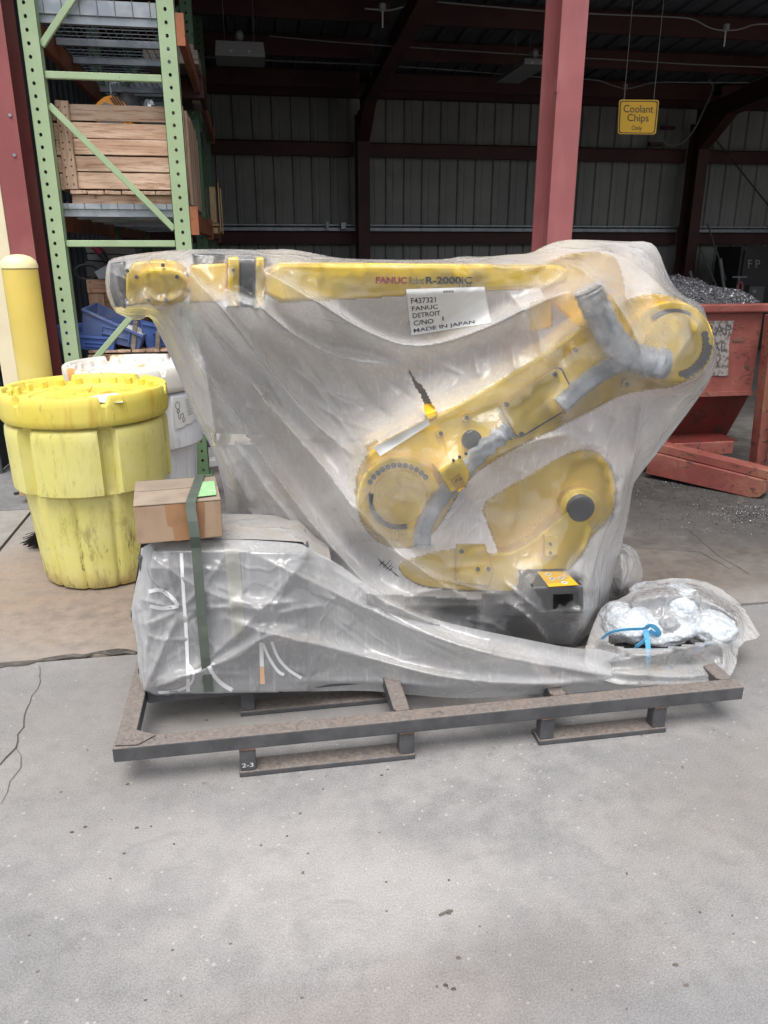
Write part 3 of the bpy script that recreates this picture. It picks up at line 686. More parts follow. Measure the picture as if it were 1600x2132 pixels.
for li, z in enumerate(LV):
    for k in range(2):
        y0, y1 = FR[k] + .09, FR[k + 1] - .02; xa, xb = UX[0][1] - .03, UX[1][0] + .02
        d = thing('wire_deck', ((xa + xb) / 2, (y0 + y1) / 2, z), dlabels[li][k], 'shelf', 'wire decks on the pallet rack')
        for j in range(5):
            yy = y0 + .004 + j * (y1 - y0 - .06) / 4
            c = MB(); c.box(xa, xb, yy, yy + .045, z - .045, z - .002); c.build('support_channel', M['zinc'], d)
        w = MB()
        for j in range(int((xb - xa) / .052) + 1):
            x = xa + j * .052; w.box(x - .0025, x + .0025, y0, y1, z + .002, z + .007)
        for j in range(int((y1 - y0) / .1) + 1):
            yy = y0 + j * .1; w.box(xa, xb, yy - .0025, yy + .0025, z - .002, z + .002)
        w.build('wire_mesh', M['wire'], d, kind='stuff')
        lip = MB(); lip.box(xa, xb, y0 - .012, y0 - .006, z + .002, z + (.085 if li else .035))
        lip.build('front_lip', M['zinc'], d)
        for j in range(8):
            x = xa + .06 + j * .106
            q = MB(); q.tube([(x - .03, y0 + .03, z + .012), (x, y0 - .016, z + (.09 if li else .04)), (x, y0 - .016, z - .01)], .003, 5); q.build('wire', M['cable'], d)

# --- timber crate on the rack
def plank(x0, x1, y0, y1, z0, z1, m, parent, nm='plank', j=.003):
    r = lambda: random.uniform(-j, j)
    mb = MB(); mb.add([(x + r(), y + r() * .6, z + r()) for x in (x0, x1) for y in (y0, y1) for z in (z0, z1)],
             [(0, 1, 3, 2), (4, 6, 7, 5), (0, 4, 5, 1), (2, 3, 7, 6), (0, 2, 6, 4), (1, 5, 7, 3)])
    return mb.build(nm, m, parent, bevel=.0025, seg=1)
cx0, cx1, cy0, cy1, cz0, cz1 = -1.165, -.365, 5.80, 6.95, 1.99, 2.50
crate = thing('timber_crate', (-.765, 6.37, 1.868), 'large weathered timber crate of wide planks on the rack shelf', 'crate')
hz = [0, .095, .10, .195, .2, .29, .305, .395, .41, .507]
zz = [(.0, .10), (.106, .20), (.210, .302), (.306, .398), (.412, .505)]
for a, b in zz: plank(cx0 + .075, cx1 - .055, cy0 + .004, cy0 + .026, cz0 + a, cz0 + b, M['wx'], crate)
plank(cx0, cx0 + .085, cy0 - .018, cy0 + .003, cz0 - .005, cz1 + .01, M['wz'], crate, 'corner_board')
plank(cx1 - .075, cx1, cy0 - .018, cy0 + .003, cz0 - .005, cz1, M['wz'], crate, 'corner_board')
for a, b in zz: plank(cx0 - .026, cx0 - .002, cy0 - .01, cy1, cz0 + a - .01, cz0 + b - .01, M['wy'], crate)
ny = 8
for i in range(ny):
    ya = cy0 + i * (cy1 - cy0) / ny; plank(cx1 + .002, cx1 + .022, ya + .004, ya + (cy1 - cy0) / ny - .006, cz0 - .10, cz1 - .02 - .05 * random.random(), M['wz'], crate)
for a, b in zz: plank(cx0, cx1, cy1, cy1 + .02, cz0 + a, cz0 + b, M['wx'], crate)
nb = 7
for i in range(nb):
    xa = cx0 + .03 + i * (cx1 - cx0 - .03) / nb; plank(xa, xa + (cx1 - cx0 - .03) / nb - .006, cy0 - .012, cy1, cz0 - .035, cz0 - .012, M['wy'], crate, 'floor_board')
for ya in (cy0 + .02, cy0 + .5, cy1 - .12): plank(cx0 + .03, cx1 - .01, ya, ya + .09, cz0 - .115, cz0 - .037, M['wx'], crate, 'bearer')
nl = None
for xx in (cx0 + .02, cx0 + .06, cx1 - .055, cx1 - .02):
    for a, b in zz:
        for f in (.28, .72):
            z_ = cz0 + a + (b - a) * f + random.uniform(-.008, .008); m = MB(); m.cyl((xx + random.uniform(-.006, .006), cy0 - .021, z_), (xx, cy0 - .017, z_), .0045, 6)
            m.build('nail', M['black'], crate)
# contents of the crate
q0 = WY(236, 205, 6.0)
hl = thing('work_lamp', (q0.x, 6.0, 2.0), 'orange slatted lamp head poking out of the timber crate', 'lamp')
c = Vector((q0.x + .0, 6.0, 2.49)); ax = Vector((.77, 0, .52)).normalized(); up = Vector((-.52, 0, .77)).normalized()
M['orng'] = paint('lamp_orange', (.78, .30, .03), None, var=.05, rough=.4)
sq = [c + ax * a + up * b for a, b in chaikin([(-.14, -.14), (.085, -.14), (.085, .10), (-.14, .10)], 2)]
MB().extr(sq, (0, .09, 0)).build('housing', M['orng'], hl)
sq = [c + ax * a + up * b + Vector((0, -.006, 0)) for a, b in chaikin([(-.13, -.12), (.02, -.12), (.02, .075), (-.13, .075)], 1)]
MB().extr(sq, (0, .005, 0)).build('lens', M['lampg'], hl)
for j in range(4):
    e = c + ax * (.03 + j * .015) + Vector((0, -.004, 0)); MB().obox(e - up * .01, ax * .004, up * .085, (0, .006, 0)).build('slat', M['black'], hl)
MB().tube([c + up * .10 + ax * .05 + Vector((0, .04, 0)), c + up * .15 + ax * .08 + Vector((0, .04, 0)), c + up * .13 + ax * .12 + Vector((0, .04, 0))], .006, 6).build('hook', M['zinc'], hl)
q = WY(268, 212, 6.25); MB().blob((q.x, 6.25, q.z - .06), .10, .10, .12, 14, 9, .1).build('black_bucket', M['blackp'], smooth=50, label='dark rounded container lid beside the orange lamp in the crate', cat='bucket')
q = WY(312, 214, 6.0); MB().blob((q.x, 6.0, q.z - .03), .04, .05, .05, 10, 7, .5, 7, 4).build('metal_fitting', M['zinc'], smooth=40, label='small grey fitting sticking up at the right of the crate', cat='fitting')
MB().box(cx0 + .1, cx1 - .1, cy0 + .1, cy1 - .1, cz0, cz1 - .1).build('scrap_load', M['dgrey'], label='dark scrap filling the timber crate below its rim', cat='scrap')

# stack above right, wooden bin and blue box in the rear bay
st = thing('pallet_stack', (-.34, 7.2, 2.985), 'old grey timber block at the rack edge high above the crate', 'pallet')
a = WY(380, 104, 7.0); b = WY(414, 134, 7.0)
plank(a.x - .3, b.x, 7.0, 7.6, b.z, a.z, M['oldw'], st, 'block'); plank(a.x - .25, b.x - .03, 7.03, 7.7, a.z + .003, a.z + .05, M['oldw'], st, 'board')
a = WY(380, 138, 7.4); b = WY(426, 205, 7.4)
MB().box(a.x - .1, b.x, 7.4, 8.0, b.z, a.z).build('dark_carton', M['redd'], label='dark brown carton below the old timber block on the rack', cat='carton', bevel=.004)
a = WY(400, 205, 7.5); b = WY(417, 215, 7.5); MB().box(a.x, b.x, 7.5, 7.9, b.z, a.z).build('pallet_end', M['oldw'], label='pale board end sticking out below the dark carton', cat='board')
wb = thing('wooden_bin', WY(440, 480, 8.4), 'narrow pine bin with tall posts at the right edge of the rack', 'bin')
def pxbox(x0, y0, x1, y1, Y, dep, m, parent, nm, bev=.003):
    a = WY(x0, y0, Y); b = WY(x1, y1, Y); return MB().box(a.x, b.x, Y, Y + dep, b.z, a.z).build(nm, m, parent, bevel=bev, seg=1)
M['pine'] = wood('pine', 2, (.50, .31, .14), (.60, .41, .21), (.36, .2, .09))
pxbox(435, 389, 453, 464, 8.40, .03, M['pine'], wb, 'board'); pxbox(428, 392, 434, 460, 8.41, .03, M['plyz'], wb, 'board')
pxbox(455, 380, 459, 484, 8.37, .05, M['pine'], wb, 'post'); pxbox(460, 392, 464, 487, 8.39, .05, M['pine'], wb, 'post')
pxbox(425, 465, 456, 471, 8.38, .4, M['pine'], wb, 'rail'); pxbox(420, 474, 455, 486, 8.38, .5, M['pine'], wb, 'base_board')
bb = thing('blue_box', WY(413, 455, 8.1), 'dented blue metal box in front of the pine bin', 'box')
pxbox(396, 391, 424, 425, 8.1, .3, M['bluebox'], bb, 'lid'); pxbox(396, 426, 428, 434, 8.12, .3, M['bluebox'], bb, 'band'); pxbox(396, 435, 426, 455, 8.11, .3, M['bluebox'], bb, 'body')
for j in range(4):
    q = WY(419, 398 + 6 * j, 8.095); m = MB(); m.cyl(q, q + Vector((0, -.004, 0)), .008, 6); m.build('rivet', M['dgrey'], bb)
pxbox(408, 456, 432, 474, 8.15, .3, M['blackp'], None, 'black_tray'); tag(bpy.data.objects['black_tray'], 'black tray under the blue box on the rear shelf', 'tray')
pxbox(421, 252, 431, 318, 9.6, .05, M['dgrey'], None, 'grey_board'); tag(bpy.data.objects['grey_board'], 'tall grey board standing on the rack end by the back wall', 'board')

# --- lower bay: crates, bins
def bin_(c, w, d, h, rot, m, label, lo=.55, fill=True):
    """hopper-front stacking bin, its long side towards the camera"""
    t = thing('storage_bin', c, label, 'bin', 'blue plastic storage bins on the lower rack shelf')
    th = .008; B = MB()
    x, y = w / 2, d / 2; xt, yt = x * 1.10, y * 1.08
    c = Vector(c)
    def P(a, b, z): return (c.x + a, c.y + b, c.z + z)
    o = [P(-x, -y, 0), P(x, -y, 0), P(x, y, 0), P(-x, y, 0)]; tp = [P(-xt, -yt, h), P(xt, -yt, h * lo), P(xt, yt, h * lo), P(-xt, yt, h)]
    k = .93
    it = [P(-xt * k, -yt * k, h - .001), P(xt * k, -yt * k, h * lo), P(xt * k, yt * k, h * lo), P(-xt * k, yt * k, h - .001)]; ib = [P(-x * k, -y * k, th), P(x * k, -y * k, th), P(x * k, y * k, th), P(-x * k, y * k, th)]
    q = [(3, 2, 1, 0)] + [(i, (i + 1) % 4, 4 + (i + 1) % 4, 4 + i) for i in range(4)] + [(4 + i, 4 + (i + 1) % 4, 8 + (i + 1) % 4, 8 + i) for i in range(4)] + [(8 + i, 8 + (i + 1) % 4, 12 + (i + 1) % 4, 12 + i) for i in range(4)] + [(12, 13, 14, 15)]
    B.add(o + tp + it + ib, q); B.build('body', m, t, bevel=.004, seg=2)
    R = MB(); R.beam(P(-xt, -yt - .006, h - .006), P(xt, -yt - .006, h * lo - .006), .014, .016); R.build('rim', m, t)
    for zz_ in (.3, .55):
        r = MB(); r.beam(P(-x * .35, -y * 1.03 - .006, h * zz_), P(x * .62, -y * 1.03 - .006, h * zz_), .012, .008); r.build('rib', m, t)
    for xx in (-x * .35, x * .62):
        r = MB(); r.beam(P(xx, -y * 1.02 - .005, h * .1), P(xx, -y * 1.05 - .006, h * .6), .012, .008, (1, 0, 0)); r.build('rib', m, t)
    if fill:
        f = MB(); f.blob(P(x * .35, -.0, h * .42), x * .5, y * .8, h * .22, 14, 8, .4, 7, 3); f.build('fittings', M['white'], t, smooth=30)
    t.rotation_euler = rot; return t
# a wooden crate carries the bins
q = WY(235, 735, 5.95)
lc = thing('low_crate', (-.80, 6.2, 0), 'plain timber crate carrying the blue bins behind the white drum', 'crate')
for i in range(8): plank(-1.16, -.46, 5.84, 5.86, .02 + i * .11, .02 + i * .11 + .10, M['wx'], lc)
for i in range(7): plank(-1.16 + i * .1, -1.16 + i * .1 + .095, 5.862, 6.7, .90, .92, M['wy'], lc)
for x in (-1.16, -.48):
    for i in range(8): plank(x, x + .02, 5.862, 6.7, .02 + i * .11, .12 + i * .11, M['wy'], lc)
bt = .922
a = WY(233, 690, 6.0)
bin_((a.x + .02, 6.05, bt + .055), .40, .30, .20, (rad(4), rad(14), rad(-6)), M['blued'], 'dusty blue bin tilted to the right and holding white fittings')
a = WY(200, 722, 5.93)
bin_((a.x - .02, 5.95, bt), .30, .16, .10, (0, rad(5), 0), M['blue'], 'bright blue bin underneath the tilted dusty one', 1., False)
a = WY(160, 710, 6.3); bin_((a.x - .02, 6.45, bt), .22, .26, .14, (0, 0, rad(5)), M['blue'], 'dark blue bin half hidden behind the green diagonal brace', .9, False)
a = WY(322, 700, 6.0); bin_((a.x, 6.1, bt), .17, .25, .19, (0, rad(-4), rad(12)), M['blue'], 'upright blue bin at the right beside a brown timber stake', .7, False)
for (pa, pb, Y, lab) in (((283, 668), (279, 735), 5.88, 'brown timber stake standing in front of the tilted blue bin'), ((330, 690), (329, 735), 5.9, 'second brown stake just left of the plastic sheet edge')):
    A, B = WY(*pa, Y), WY(*pb, Y); B.z = .9225
    MB().beam(B, A, .03, .032, (0, 1, 0)).build('timber_stake', M['oldw'], label=lab, cat='stake', bevel=.003)
# plywood crate further back on top
a, b = WY(181, 582, 6.45), WY(262, 672, 6.45)
pc = thing('plywood_crate', ((a.x + b.x) / 2, 6.75, .92), 'reddish plywood crate behind the blue bins', 'crate')
MB().box(a.x, b.x + .1, 6.47, 7.1, .924, a.z - .004).build('body', M['plyz'], pc)
plank(a.x - .004, b.x + .1, 6.445, 6.468, a.z - .10, a.z, M['plyx'], pc, 'rail', .001)
plank(a.x - .002, a.x + .11, 6.452, 6.468, .93, a.z - .104, M['plyz'], pc, 'panel_board', .001)
plank(a.x + .114, b.x + .1, 6.452, 6.468, .93, a.z - .104, M['plyx'], pc, 'panel_board', .001)
for dx, dz in ((.02, -.02), (.02, -.075), (.028, -.09)):
    m = MB(); m.cyl((a.x + dx, 6.444, a.z + dz), (a.x + dx, 6.447, a.z + dz), .006, 6); m.build('nail', M['black'], pc)
top = a.z
a = WY(185, 575, 6.6)
for j, (x0, y0_, x1, y1_) in enumerate(((178, 545, 285, 572), (182, 530, 292, 544), (180, 514, 284, 529))):
    A, B = WY(x0, y0_, 6.72 + .02 * j), WY(x1, y1_, 6.72 + .02 * j)
    zb = top if j == 0 else B.z
    MB().obox(((A.x + B.x) / 2, 6.95, (A.z + zb) / 2), ((B.x - A.x) / 2, 0, -.008), (0, .22, 0), (0, 0, max(.02, (A.z - zb) / 2 - .003))).build('flat_carton', M['dgrey'] if j < 1 else M['cable'], bevel=.004,
        label=['lowest grey flat carton above the plywood crate', 'middle flat carton in the grey stack above the plywood crate', 'topmost flat carton with a red tool lying across it'][j], cat='carton', group='flat cartons stacked in the rack')
tl = thing('hand_tool', WY(205, 540, 6.66), 'dark hand tool with a magenta grip leaning on the flat cartons', 'tool')
A, B, C_ = WY(196, 512, 6.66), WY(212, 528, 6.66), WY(223, 545, 6.64)
m = MB(); m.tube([A, B], .028, 8); m.build('grip', paint('magenta_grip', (.30, .03, .075), None, var=.1, rough=.5), tl, smooth=50)
m = MB(); m.tube([B, C_], [.03, .022], 8); m.build('head', M['blackp'], tl, smooth=50)
pl = [WY(*p, 6.42) for p in ((197, 566), (226, 550), (262, 562), (262, 580), (206, 581))]
MB().extr(pl, (0, .012, 0)).build('grey_plate', paint('plate_grey', (.36, .40, .46), None, var=.06, rough=.45), label='pale blue grey plate propped on the plywood crate', cat='plate', bevel=.003)
w = WY(181, 567, 6.55); rp = []
MB().tube([(w.x + .085 * math.cos(t_), 6.55, w.z + .055 * math.sin(t_)) for t_ in np.linspace(0, 2 * math.pi, 25)], .012, 6).build('black_ring', M['blackp'], label='black rubber ring leaning left of the grey plate', cat='ring')
# papers and cartons on the floor behind the rack upright
for j, (x, y, Y, w_, h_, m_, lab) in enumerate(((436, 945, 6.15, .10, .09, 'white', 'small white carton with black print behind the right rack upright'), (447, 965, 6.0, .12, .05, 'white', 'crushed white packet lying nearest the cardboard box'),
        (440, 915, 6.6, .2, .22, 'cable', 'larger grey carton standing behind the small white ones'), (404, 960, 6.1, .08, .12, 'lampg', 'grey packet between the white drum and the rack upright'))):
    p = WY(x, y, Y); MB().obox((p.x, Y, h_ / 2 + .001), (w_ / 2, .02, 0), (-.01, .06, 0), (0, 0, h_ / 2)).build('packet', M[m_], label=lab, cat='packet', group='packets on the floor behind the rack', bevel=.003)
MB().box(-.5, .25, 7.2, 7.6, 0, .75).build('floor_crate', M['dgrey'], label='dark crate on the floor inside the shed behind the sheet', cat='crate')

# ================================================================== BOLLARD
q = WY(38, 535, 4.85); R_ = .096
bo = thing('bollard', (q.x, 4.85, 0), 'tall yellow painted steel bollard in front of the left red column', 'bollard')
m = MB(); m.lathe([(0, 0), (R_, 0), (R_, 1.50)], (q.x, 4.85, .0), 40); m.build('post', M['bollard'], bo, smooth=40)
m = MB(); m.lathe([(R_ + .003, 1.505), (R_ + .003, 1.52), (R_ * .95, 1.545), (R_ * .7, 1.565), (R_ * .35, 1.577), (0, 1.58)], (q.x, 4.85, 0), 40); m.build('cap', M['bolcap'], bo, smooth=60)
m = MB(); m.lathe([(R_ - .004, 1.498), (R_ - .004, 1.507)], (q.x, 4.85, 0), 32); m.build('joint_ring', M['crack'], bo)
pb = WZ(2, 742); m = MB(); m.box(pb.x - 1.2, pb.x + .03, pb.y, pb.y + .5, 0, .5); m.box(pb.x - 1.2, pb.x + .0, pb.y + .02, pb.y + .4, .62, 1.0); m.box(pb.x - 1.1, pb.x - .02, pb.y + .1, pb.y + .3, .5, .62)
m.build('yellow_barrier', paint('barrier_yellow', (.60, .40, .05), None, var=.1, rough=.5), label='yellow barrier far off at the left edge of the yard', cat='barrier', bevel=.01)
pb = WY(60, 745, 5.35)

# ================================================================== OVERPACK DRUMS
def drum(c, rot, mb_, ml, label):
    t = thing('overpack_drum', c, label, 'drum', 'plastic overpack drums beside the rack'); c = Vector(c)
    NS = 240
    def cham(a):                                    # 1 on a collar panel, 0 in the upright channels
        k = ((a + rot) % (math.pi / 3)) / (math.pi / 3)
        d = abs(k - .5) * math.pi / 3
        return max(0, min(1, (d - .075) / .028))
    def body(r, z, a):
        flute = max(0, math.cos(a * 12 + rot * 12)) ** 7 * .011 * max(0, min(1, (.52 - z) / .05))
        if r > .376: return r - (1 - cham(a)) * .047
        if .355 < r <= .376: return r - (1 - cham(a)) * .025
        return r - flute
    prof_ = [(.02, 0), (.20, 0), (.265, .002), (.288, .012), (.298, .035)] + [(.298 + .034 * k / 9, .035 + .44 * k / 9) for k in range(1, 10)] + [(.336, .495), (.360, .500), (.3765, .512), (.3785, .54)] + \
        [(.3785 + .004 * k / 5, .54 + .235 * k / 5) for k in range(1, 6)] + [(.380, .80), (.3765, .812), (.370, .820), (.352, .826), (.350, .835), (.350, .90)]
    m = MB(); m.lathe(prof_, c, NS, body); m.build('body', mb_, t, smooth=38)
    def lidf(r, z, a):
        return r
    def notch(a):
        k = ((a + rot) % (math.pi / 3)) / (math.pi / 3); d = abs(k - .5) * math.pi / 3
        return max(0, min(1, (.052 - d) / .012))
    pro = [(.362, .838), (.384, .838), (.389, .845), (.3925, .87), (.3945, .93), (.3935, .965), (.388, .974), (.366, .974), (.358, .966), (.354, .935), (.352, .930), (.335, .928), (.33, .922), (.275, .922), (.27, .930), (.255, .930), (.25, .923), (.06, .925), (.0005, .926)]
    mm = MB(); n = NS; vs = []
    for i, (r, z) in enumerate(pro):
        for k in range(n):
            a = 2 * math.pi * k / n; zz_ = z; rr = r
            if z > .94: zz_ = z - notch(a) * .034
            vs.append((c.x + rr * math.cos(a), c.y + rr * math.sin(a), c.z + zz_))
    mm.add(vs, [(i * n + k, i * n + (k + 1) % n, (i + 1) * n + (k + 1) % n, (i + 1) * n + k) for i in range(len(pro) - 1) for k in range(n)])
    lid = mm.build('lid', ml, t, smooth=40)
    for k in range(6):
        a = k * math.pi / 3 + .2 - rot
        r = MB(); d = Vector((math.cos(a), math.sin(a), 0)); s_ = Vector((-d.y, d.x, 0))
        r.obox(c + d * .15 + Vector((0, 0, .924)), d * .09, s_ * .012, (0, 0, .007)); r.build('lid_rib', ml, lid, bevel=.004)
    for k in range(24):
        a = (k + .5) * math.pi / 12 - rot
        r = MB(); d = Vector((math.cos(a), math.sin(a), 0)); s_ = Vector((-d.y, d.x, 0))
        r.obox(c + d * .345 + Vector((0, 0, .938)), d * .012, s_ * .016, (0, 0, .022)); r.build('lid_tooth', ml, lid, bevel=.004)
    return t
YD = Vector((-.825, 3.965, 0)); WD = Vector((-.70, 4.775, 0))
yd = drum(YD, .646, M['ydrum'], M['ylid'], 'scuffed yellow plastic drum with a notched screw lid')
wd = drum(WD, .50, M['wdrum'], M['wlid'], 'white plastic drum with rust streaks on its lid behind the yellow one')
a = WY(1, 1, 1)
ps = [WZ(*p, z=.945) for p in ((172, 832), (205, 822), (244, 818), (262, 828), (256, 838), (218, 839))]
m = MB(); m.extr(ps, (0, 0, .001)); m.build('paper_sheet', M['white'], label='sheet of white paper lying on the yellow drum lid', cat='paper')
# instruction sheet on the white drum collar, wrapped round the surface
def on_drum(px, py, r, c):
    ry = _ray(px, py); a_ = ry[0] ** 2 + ry[1] ** 2; b_ = -2 * (ry[0] * c.x + ry[1] * c.y); cc = c.x ** 2 + c.y ** 2 - r * r
    D = b_ * b_ - 4 * a_ * cc; D = max(D, 0); t_ = (-b_ - math.sqrt(D)) / (2 * a_); return Vector((ry[0] * t_, ry[1] * t_, CAMH + ry[2] * t_))
LQ = ((361, 829), (400, 822), (413, 872), (366, 896))
def lq(u, v, r=.3865):
    a_ = np.array(LQ[0]) * (1 - u) + np.array(LQ[1]) * u; b_ = np.array(LQ[3]) * (1 - u) + np.array(LQ[2]) * u; p = a_ * v + b_ * (1 - v)
    return on_drum(p[0], p[1], r, WD)
m = MB(); NU, NV = 8, 6
m.add([lq(i / NU, j / NV + (.03 * math.sin(i * 2.1) if j == 0 else 0)) for i in range(NU + 1) for j in range(NV + 1)], [(i * (NV + 1) + j, (i + 1) * (NV + 1) + j, (i + 1) * (NV + 1) + j + 1, i * (NV + 1) + j + 1) for i in range(NU) for j in range(NV)])
lb = m.build('instruction_label', M['white'], wd)
m = MB()
def stroke(pts, w=.010):
    for (a, b), (c_, d) in zip(pts[:-1], pts[1:]):
        dx, dy = c_ - a, d - b; l = math.hypot(dx, dy) or 1; nx, ny = -dy / l * w, dx / l * w
        m.add([lq(a + nx, b + ny, .3885), lq(c_ + nx, d + ny, .3885), lq(c_ - nx, d - ny, .3885), lq(a - nx, b - ny, .3885)], [(0, 1, 2, 3)])
stroke([(.2 + .11 * math.cos(t_), .74 + .12 * math.sin(t_)) for t_ in np.linspace(0, 6.28, 14)])
stroke([(.12, .55), (.2, .62), (.28, .55), (.22, .5), (.12, .55)]); stroke([(.2, .5), (.2, .3), (.28, .3), (.28, .42), (.42, .42), (.42, .3), (.36, .28), (.36, .15), (.46, .15), (.46, .27)])
for j in range(9): stroke([(.6 + .02 * (j % 2), .85 - .07 * j), (.9, .86 - .07 * j)], .007)
m.build('lettering', M['ink'], lb, weld=False)

# broom head lying behind the yellow drum
bp = WZ(78, 1143); br = thing('broom', (bp.x, bp.y, 0), 'black bristle broom head lying left of the yellow drum', 'broom')
m = MB(); rnd = random.Random(3)
for i in range(230):
    a = rnd.uniform(-.5, .5); s = Vector((bp.x + .16 + rnd.uniform(-.02, .02), bp.y + .08 + rnd.uniform(-.05, .05), .06 + rnd.uniform(-.035, .05)))
    e = s + Vector((-rnd.uniform(.14, .23), -.02 + a * .17, -s.z * rnd.uniform(.6, .95) + rnd.uniform(0, .03)))
    mid = (s + e) / 2 + Vector((0, 0, .018)); m.tube([s, mid, e], .0022, 3, False)
m.build('bristles', M['bristle'], br, kind='stuff')
MB().box(bp.x + .14, bp.x + .19, bp.y - .07, bp.y + .27, .02, .10).build('head', M['black'], br, bevel=.008)
p = WZ(56, 1045); wv = thing('timber_offcut', (p.x, p.y, 0), 'short timber offcut on the ground behind the yellow drum', 'timber')
MB().box(p.x - .03, p.x + .35, p.y - .03, p.y + .12, .05, .12).build('block', M['pine'], wv, bevel=.004); MB().box(p.x + .05, p.x + .40, p.y - .02, p.y + .10, 0, .048).build('block', M['oldw'], wv, bevel=.004)
p = WZ(30, 1030); MB().tube([p + Vector((0, 0, .008)), p + Vector((.05, .03, .008))], .008, 6).build('bolt_scrap', M['black'], label='tiny black bolt lying on the grey yard surface', cat='bolt')

# ================================================================== SCRAP HOPPER
hp = thing('scrap_hopper', (2.9, 5.7, 0), 'battered red self dumping hopper heaped with steel chips', 'hopper')
HY = 5.30; hx0, hx1 = 1.75, 3.73
def T(x, y, z): return (x, y, z)
m = MB()       # side plates, trough shell
zt, zm, zb = 1.17, .575, .155
sec = [(HY, zt), (HY, zm), (HY + .24, zb), (HY + 1.0, zb), (HY + 1.35, zt + .1)]
m.add([(hx0, HY, zt), (hx0, HY, zm), (hx1, HY, zm), (hx1, HY, zt)], [(0, 1, 2, 3)]); m.build('front_plate', M['hopper'], hp)
m = MB(); m.add([(hx0, y, z) for y, z in sec[1:]] + [(hx1, y, z) for y, z in sec[1:]], [(0, 1, 5, 4), (1, 2, 6, 5), (2, 3, 7, 6)]); m.build('belly_plate', M['hopperd'], hp)
for x in (hx0, hx1):
    m = MB(); m.extr([(x, y, z) for y, z in sec], (.008, 0, 0)); m.build('side_plate', M['hopper'], hp)
m = MB(); m.box(hx0 - .04, hx1 + .08, HY - .045, HY + .02, zt, zt + .062); m.build('rim', M['hopper'], hp, bevel=.012)
m = MB(); m.box(hx0 - .02, hx1 + .02, HY - .016, HY - .002, zm - .02, zm + .012); m.build('seam_bar', M['hopper'], hp)
# corner post, base beam, runner
A, B = WY(1612, 655, HY - .12), WY(1578, 965, HY - .12)
m = MB(); m.beam((B.x, B.y, .0), A, .085, .10, (0, 1, 0)); m.build('corner_post', M['hopper'], hp, bevel=.006)
A, B = WY(1640, 655, HY - .25), WY(1612, 975, HY - .25)
m = MB(); m.beam((B.x, B.y, .0), A, .06, .08, (0, 1, 0)); m.build('corner_post', M['hopper'], hp, bevel=.006)
m = MB(); m.box(1.9, 3.12, HY - .10, HY + .08, .085, .20); m.build('base_beam', M['hopper'], hp, bevel=.006)
m = MB(); m.box(3.125, 3.62, HY - .06, HY + .06, .11, .21); m.build('base_beam', M['hopper'], hp, bevel=.006)
m = MB(); m.box(1.9, 3.66, HY - .04, HY + .7, .205, .215); m.box(1.9, 3.66, HY + .22, HY + .24, .0, .204); m.build('deck_plate', M['hopperd'], hp)
P0, P1 = WZ(1352, 968), WZ(1592, 1030); P0 = Vector((2.93, 5.17, 0)); P1 = Vector((3.46, 4.54, 0))
d = (P1 - P0).normalized(); L = (P1 - P0).length
side = [(0, .035), (L * .9, .0), (L * .965, .012), (L, .05), (L * 1.0, .135), (0, .205)]
sv = Vector((-d.y, d.x, 0)) * -.14
m = MB(); m.extr([P0 + d * a + Vector((0, 0, b)) for a, b in side], sv); m.build('skid_runner', M['hopper'], hp, bevel=.006)
m = MB(); m.extr([P0 + d * (L * .82) + Vector((0, 0, b)) - sv * .02 for b in (.02, .15)] + [P0 + d * (L * .84) + Vector((0, 0, b)) - sv * .02 for b in (.15, .02)], sv * .03); m.build('weld_seam', M['rust'], hp)
m = MB(); m.extr([P0 + d * a + Vector((0, 0, b)) for a, b in ((L * .02, .208), (L * 1.0, .138), (L * 1.0, .20), (L * .02, .27))], sv * .85); m.build('top_channel', M['hopper'], hp, bevel=.005)
m = MB(); m.cyl((2.35, HY - .02, .07), (2.35, HY + .3, .07), .07, 18); m.build('caster', M['black'], hp)
m = MB(); m.cyl((2.05, HY + .3, .07), (2.05, HY + .6, .07), .07, 18); m.build('caster', M['black'], hp)
m = MB(); m.box(3.0, 3.02, HY - .12, HY - .105, .03, .10); m.build('chain_hook', M['rust'], hp)
spx = [(1433, 668), (1529, 668), (1519, 712), (1516, 783), (1430, 780)]
sgn = MB().prism(PX(spx, HY - .007), HY - .007, HY - .003).build('sign_plate', M['scrapsign'], hp)
flat_text('SCRAP', 1437, 1524, 676, 697, HY - .0085, M['ink'], sgn)
flat_text('METAL', 1437, 1512, 713, 731, HY - .0085, M['ink'], sgn)
flat_text('ONLY', 1440, 1502, 748, 765, HY - .0085, M['ink'], sgn)
for (px, py, w_, h_) in ((1540, 708, 30, 14), (1556, 765, 8, 14), (1545, 680, 10, 4)):
    poly = [(px + (random.uniform(-.5, .5) + math.cos(a)) * w_ * .5, py + math.sin(a) * h_ * .5 * random.uniform(.6, 1.2)) for a in np.linspace(0, 5.6, 8)]
    MB().prism(PX(poly, HY - .004), HY - .004, HY - .001).build('rust_patch', M['rust'], hp)
